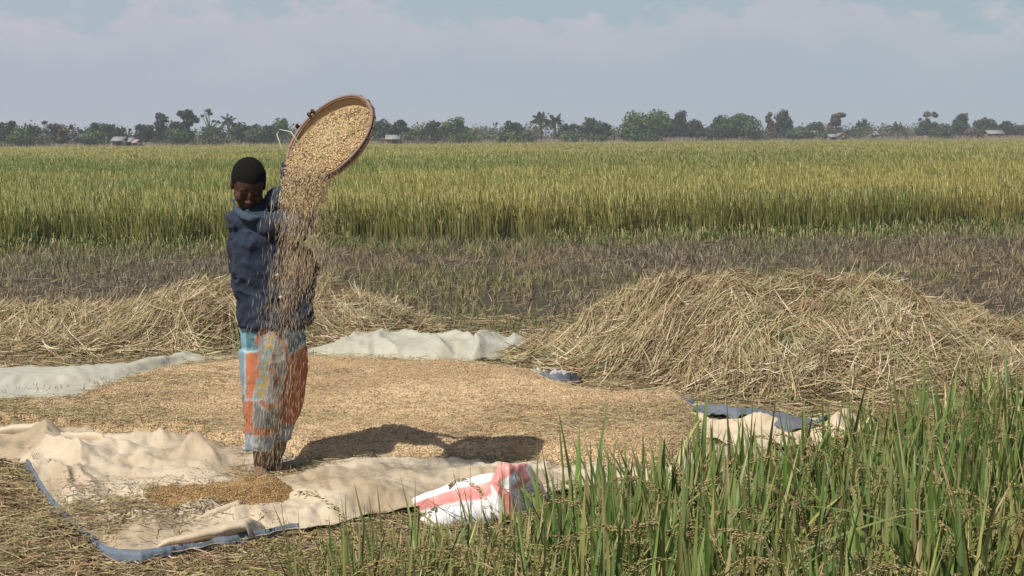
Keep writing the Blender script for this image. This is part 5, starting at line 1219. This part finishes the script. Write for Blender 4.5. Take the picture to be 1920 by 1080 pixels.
def stand(mb, x, y, hts, seed, nl=11, wts=(4.4, 3.2, 3.2, 1.9, 0.8, 0.6), upright=1.0, width=(0.016, 0.031), heads=0.9):
    r = np.random.RandomState(seed); n = len(x) * nl
    X = np.repeat(x, nl) + r.normal(0, 0.022, n); Y = np.repeat(y, nl) + r.normal(0, 0.022, n); hh = np.repeat(hts, nl)
    zst = r.uniform(0.0, 0.45, n) * hh; B = np.stack([X, Y, zst], -1); L_ = (hh - zst) * r.uniform(0.62, 1.06, n) * 1.06
    az = r.uniform(0, 2 * np.pi, n); th0 = np.abs(r.normal(0.10, 0.12, n)) / upright; bent = r.rand(n) < 0.30; kap = np.where(bent, r.uniform(0.7, 2.2, n), r.uniform(0.0, 0.42, n)) / upright
    col = jit(pick(FGREEN, wts, n, r), n, 0.13, r)
    leaf_blades(mb, B, L_, az, th0, kap, r.uniform(*width, n), col, r, tip=r.rand(n) * 0.9)
    # stems
    ns = len(x) * 4; X = np.repeat(x, 4) + r.normal(0, 0.02, ns); Y = np.repeat(y, 4) + r.normal(0, 0.02, ns); hh = np.repeat(hts, 4)
    leaf_blades(mb, np.stack([X, Y, 0 * X], -1), hh * r.uniform(.55, .8, ns), r.uniform(0, 6.28, ns), np.abs(r.normal(0.04, .05, ns)), r.uniform(0, .2, ns), np.full(ns, .0045), jit(pick([(0.19, 0.22, 0.07), (0.30, 0.27, 0.11), (0.13, 0.16, 0.05)], [3, 2, 2], ns, r), ns, .1, r), r, K_=5)
    # drooping seed heads
    nh = int(len(x) * heads * 2.2); i = r.randint(0, len(x), nh); B = np.stack([x[i] + r.normal(0, .03, nh), y[i] + r.normal(0, .03, nh), hts[i] * r.uniform(.50, .84, nh)], -1)
    az = r.uniform(0, 6.28, nh); L_ = r.uniform(0.18, 0.31, nh); cc = pick([(0.38, 0.30, 0.12), (0.31, 0.28, 0.10), (0.43, 0.34, 0.16), (0.27, 0.19, 0.09)], [3, 3, 2, 1.2], nh, r)
    Cp = leaf_blades(mb, B, L_, az, r.uniform(.1, .5, nh), r.uniform(1.6, 2.7, nh), np.full(nh, .0022), cc, r, K_=12)
    g = 100; ii = np.repeat(np.arange(nh), g); tt = r.uniform(0.22, 1.0, nh * g) * 11; k0 = np.minimum(tt.astype(int), 10); f = (tt - k0)[:, None]
    c = Cp[ii, k0] * (1 - f) + Cp[ii, k0 + 1] * f; tg = unit(Cp[ii, k0 + 1] - Cp[ii, k0]); off = r.normal(size=(nh * g, 3)) * 0.0036 * (1.5 - tt / 16)[:, None]; off[:, 2] -= 0.004
    grains(mb, c + off, tg + unit(off) * 0.45, r.uniform(0.010, 0.015, nh * g), r.uniform(0.0024, 0.0034, nh * g), jit(np.repeat(cc, g, 0), nh * g, .15, r))
def tipdist(px, tipy, h): return float(P(px, tipy, 5)[2]) , 0
def place_tip(px, tipy, h):          # where a plant of height h must stand for its tip to reach this spot
    return G(px, tipy, h)
def crop():
    r = np.random.RandomState(77); mb = MB()
    xs = []; ys = []; hs = []
    # outer edge of the crop: tips along this line of the frame
    ex = [600, 700, 820, 950, 1050, 1150, 1250, 1350, 1450, 1560, 1680, 1800, 1920, 2100]; ey = [1040, 985, 985, 975, 940, 885, 840, 825, 815, 790, 755, 725, 705, 700]
    for px in np.arange(590, 2140, 11.0):
        for row in range(30):
            h = r.uniform(0.74, 0.93); y_t = np.interp(px, ex, ey)
            g0 = place_tip(px, y_t, 0.80); d = g0[:2] / g0[1]; Y = g0[1] - row * 0.085 - r.uniform(0, .06)
            if Y < 2.35: break
            gx_ = d * Y; xs.append(gx_[0] + r.normal(0, .02)); ys.append(Y); hs.append(h * (0.9 if row < 2 else 1.0))
    x, y, h = map(np.array, (xs, ys, hs)); keep = r.rand(len(x)) < np.clip(0.34 * 4.2 / y, 0, .42) * np.where(x / y < 0.01, 2.0, 1); x, y, h = x[keep], y[keep], h[keep]
    px_, _ = proj(np.stack([x, y, h * .8], -1)); lf = px_ < 1000; h[lf] *= 0.97
    print('foreground plants', len(x))
    stand(mb, x[~lf], y[~lf], h[~lf], 5, nl=12)
    stand(mb, x[lf], y[lf], h[lf], 6, nl=14, wts=(3.0, 2.4, 2.4, 2.0, 1.6, 1.4), width=(0.009, 0.019), heads=1.6)
    # taller leaves standing over the crop
    tips = []
    for px, ty in [(1075, 745), (1090, 800), (1062, 850), (1120, 830), (1180, 850), (1235, 870), (1262, 812), (1300, 830), (1345, 815), (1400, 800), (1475, 812), (1530, 790), (1580, 800), (1618, 735), (1632, 742), (1650, 800), (1700, 760), (1728, 735), (1742, 790), (1800, 730), (1830, 700), (1846, 712), (1868, 745), (1905, 760), (1925, 740), (1760, 700), (1680, 740), (1500, 845), (1440, 850), (1375, 850), (1790, 800), (1850, 790), (1900, 800)]:
        for q in range(3): tips.append((px + r.normal(0, 9), ty + abs(r.normal(0, 26)) * (q > 0)))
    n = len(tips); hh = r.uniform(0.86, 1.0, n); B = []
    for (px, ty), h_ in zip(tips, hh):
        g0 = place_tip(px, ty, h_); B.append((g0[0] + 0.03, g0[1], 0.25))
    az = r.choice([2.7, 3.3, 0.2, 3.0], n) + r.normal(0, .35, n)
    leaf_blades(mb, np.array(B), (hh - 0.25) * 1.02, az, np.abs(r.normal(.05, .06, n)), r.uniform(.0, .32, n), r.uniform(0.012, 0.021, n), jit(pick([(0.085, 0.165, 0.032), (0.12, 0.20, 0.04), (0.07, 0.13, 0.03)], [3, 2, 2], n, r), n, .1, r), r, K_=10, tip=r.rand(n) * .4)
    # a few long leaves that have folded across
    B = []; A = []; Ls = []
    for px, py, a, L_ in [(1500, 1035, 0.1, .30), (1740, 1005, 3.2, .26)]:
        g0 = P(px, py, r.uniform(3.0, 3.4)); B.append(g0); A.append(a); Ls.append(L_)
    n = len(B); leaf_blades(mb, np.array(B), np.array(Ls), np.array(A), np.full(n, 1.2), r.uniform(.3, .6, n), np.full(n, .012), jit((0.15, 0.20, 0.06), n, .1, r), r, K_=12)
    link('rice_crop', mb.mesh('rice_crop'), M_near, label='near corner of the ripening rice crop filling the lower right', cat='rice crop', kind='stuff')
crop()
def lone_plant(label, tips, seed, cols=((0.09, 0.165, 0.035), (0.06, 0.115, 0.028)), w=(0.011, 0.016), hr=(0.5, 0.75)):
    r = np.random.RandomState(seed); n = len(tips); mb = MB(); B = []; L_ = []; h0 = r.uniform(*hr)
    base = place_tip(tips[0][0], tips[0][1], h0); base[2] = 0.0
    for px, py in tips:
        tip_ = P(px, py, base[1] + r.normal(0, .02)); B.append((base[0] + (tip_[0] - base[0]) * .35 + r.normal(0, .008), base[1] + r.normal(0, .012), 0.0)); L_.append((tip_[2], math.atan2(tip_[0] - B[-1][0], tip_[2])))
    L2 = np.array(L_); az = np.where(L2[:, 1] > 0, 0.0, np.pi)
    leaf_blades(mb, np.array(B), L2[:, 0] / np.cos(L2[:, 1]), az, np.abs(L2[:, 1]) * .8, np.abs(L2[:, 1]) * .6, r.uniform(*w, n), jit(pick(cols, np.ones(len(cols)), n, r), n, .1, r), r, K_=10, fold=.2)
    o = link('rice_plant', mb.mesh('rice_plant', False, base), M_leaf, label=label, cat='rice plant'); o.location = [float(a) for a in base]; return o
lone_plant('dark green broad bladed rice tuft standing before the pink sack', [(880, 832), (897, 940), (868, 990), (915, 985), (905, 900), (846, 1000), (932, 1010)], 3, w=(.013, .017), hr=(.78, .8))
lone_plant('sparse pair of thin rice blades left of the pink sack', [(662, 905), (640, 925), (600, 985), (676, 950), (622, 1000)], 4, cols=((0.10, 0.15, 0.045), (0.20, 0.21, 0.08)), w=(.005, .009), hr=(.6, .62))
# dry dark weed stems leaning before the sack
mb = MB(); r = np.random.RandomState(12); wb = G(1010, 985, 0.0)
for (x0, y0, x1, y1) in [(1040, 985, 925, 905), (1000, 960, 975, 905), (1000, 945, 1012, 900), (1005, 950, 990, 918), (1040, 960, 985, 870), (880, 990, 800, 935), (900, 985, 820, 950), (895, 980, 870, 915)]:
    a = P(x0, y0, wb[1] - .25); b_ = P(x1, y1, wb[1] - .27); mid = (a + b_) / 2 + r.normal(0, .012, 3); tube(mb, [a, mid, b_], [.0022, .0018, .001], 5, (0.07, 0.055, 0.05))
    for q in range(5):
        c = a + (b_ - a) * r.uniform(.4, 1); tube(mb, [c, c + r.normal(0, .018, 3)], [.0013, .0006], 4, (0.09, 0.07, 0.06))
o = link('dry_weed', mb.mesh('dry_weed', False, wb), M_bark, label='thin dark dry weed stems leaning in front of the pink sack', cat='dry weed'); o.location = [float(a) for a in wb]

# ------------------------------------------------------------------ hot hazy air over the plain
def haze():
    x0, x1, y0, y1, z0, z1 = -700, 700, -30, 900, -1.2, 14.0
    V = [(x, y, z) for x in (x0, x1) for y in (y0, y1) for z in (z0, z1)]
    mb = MB(); mb.add(np.array(V), [[0, 1, 3, 2], [4, 6, 7, 5], [0, 4, 5, 1], [2, 3, 7, 6], [0, 2, 6, 4], [1, 5, 7, 3]])
    m = bpy.data.materials.new('hazy air'); m.use_nodes = True; nt = m.node_tree; nt.nodes.clear()
    o = nt.nodes.new('ShaderNodeOutputMaterial'); v = nt.nodes.new('ShaderNodeVolumePrincipled')
    v.inputs['Color'].default_value = (0.86, 0.90, 0.96, 1); v.inputs['Density'].default_value = 0.0006; v.inputs['Anisotropy'].default_value = 0.0
    nt.links.new(v.outputs[0], o.inputs['Volume'])
    link('haze', mb.mesh('haze'), m, label='thin pale hot haze hanging over the flat plain', cat='haze', kind='stuff')
haze()
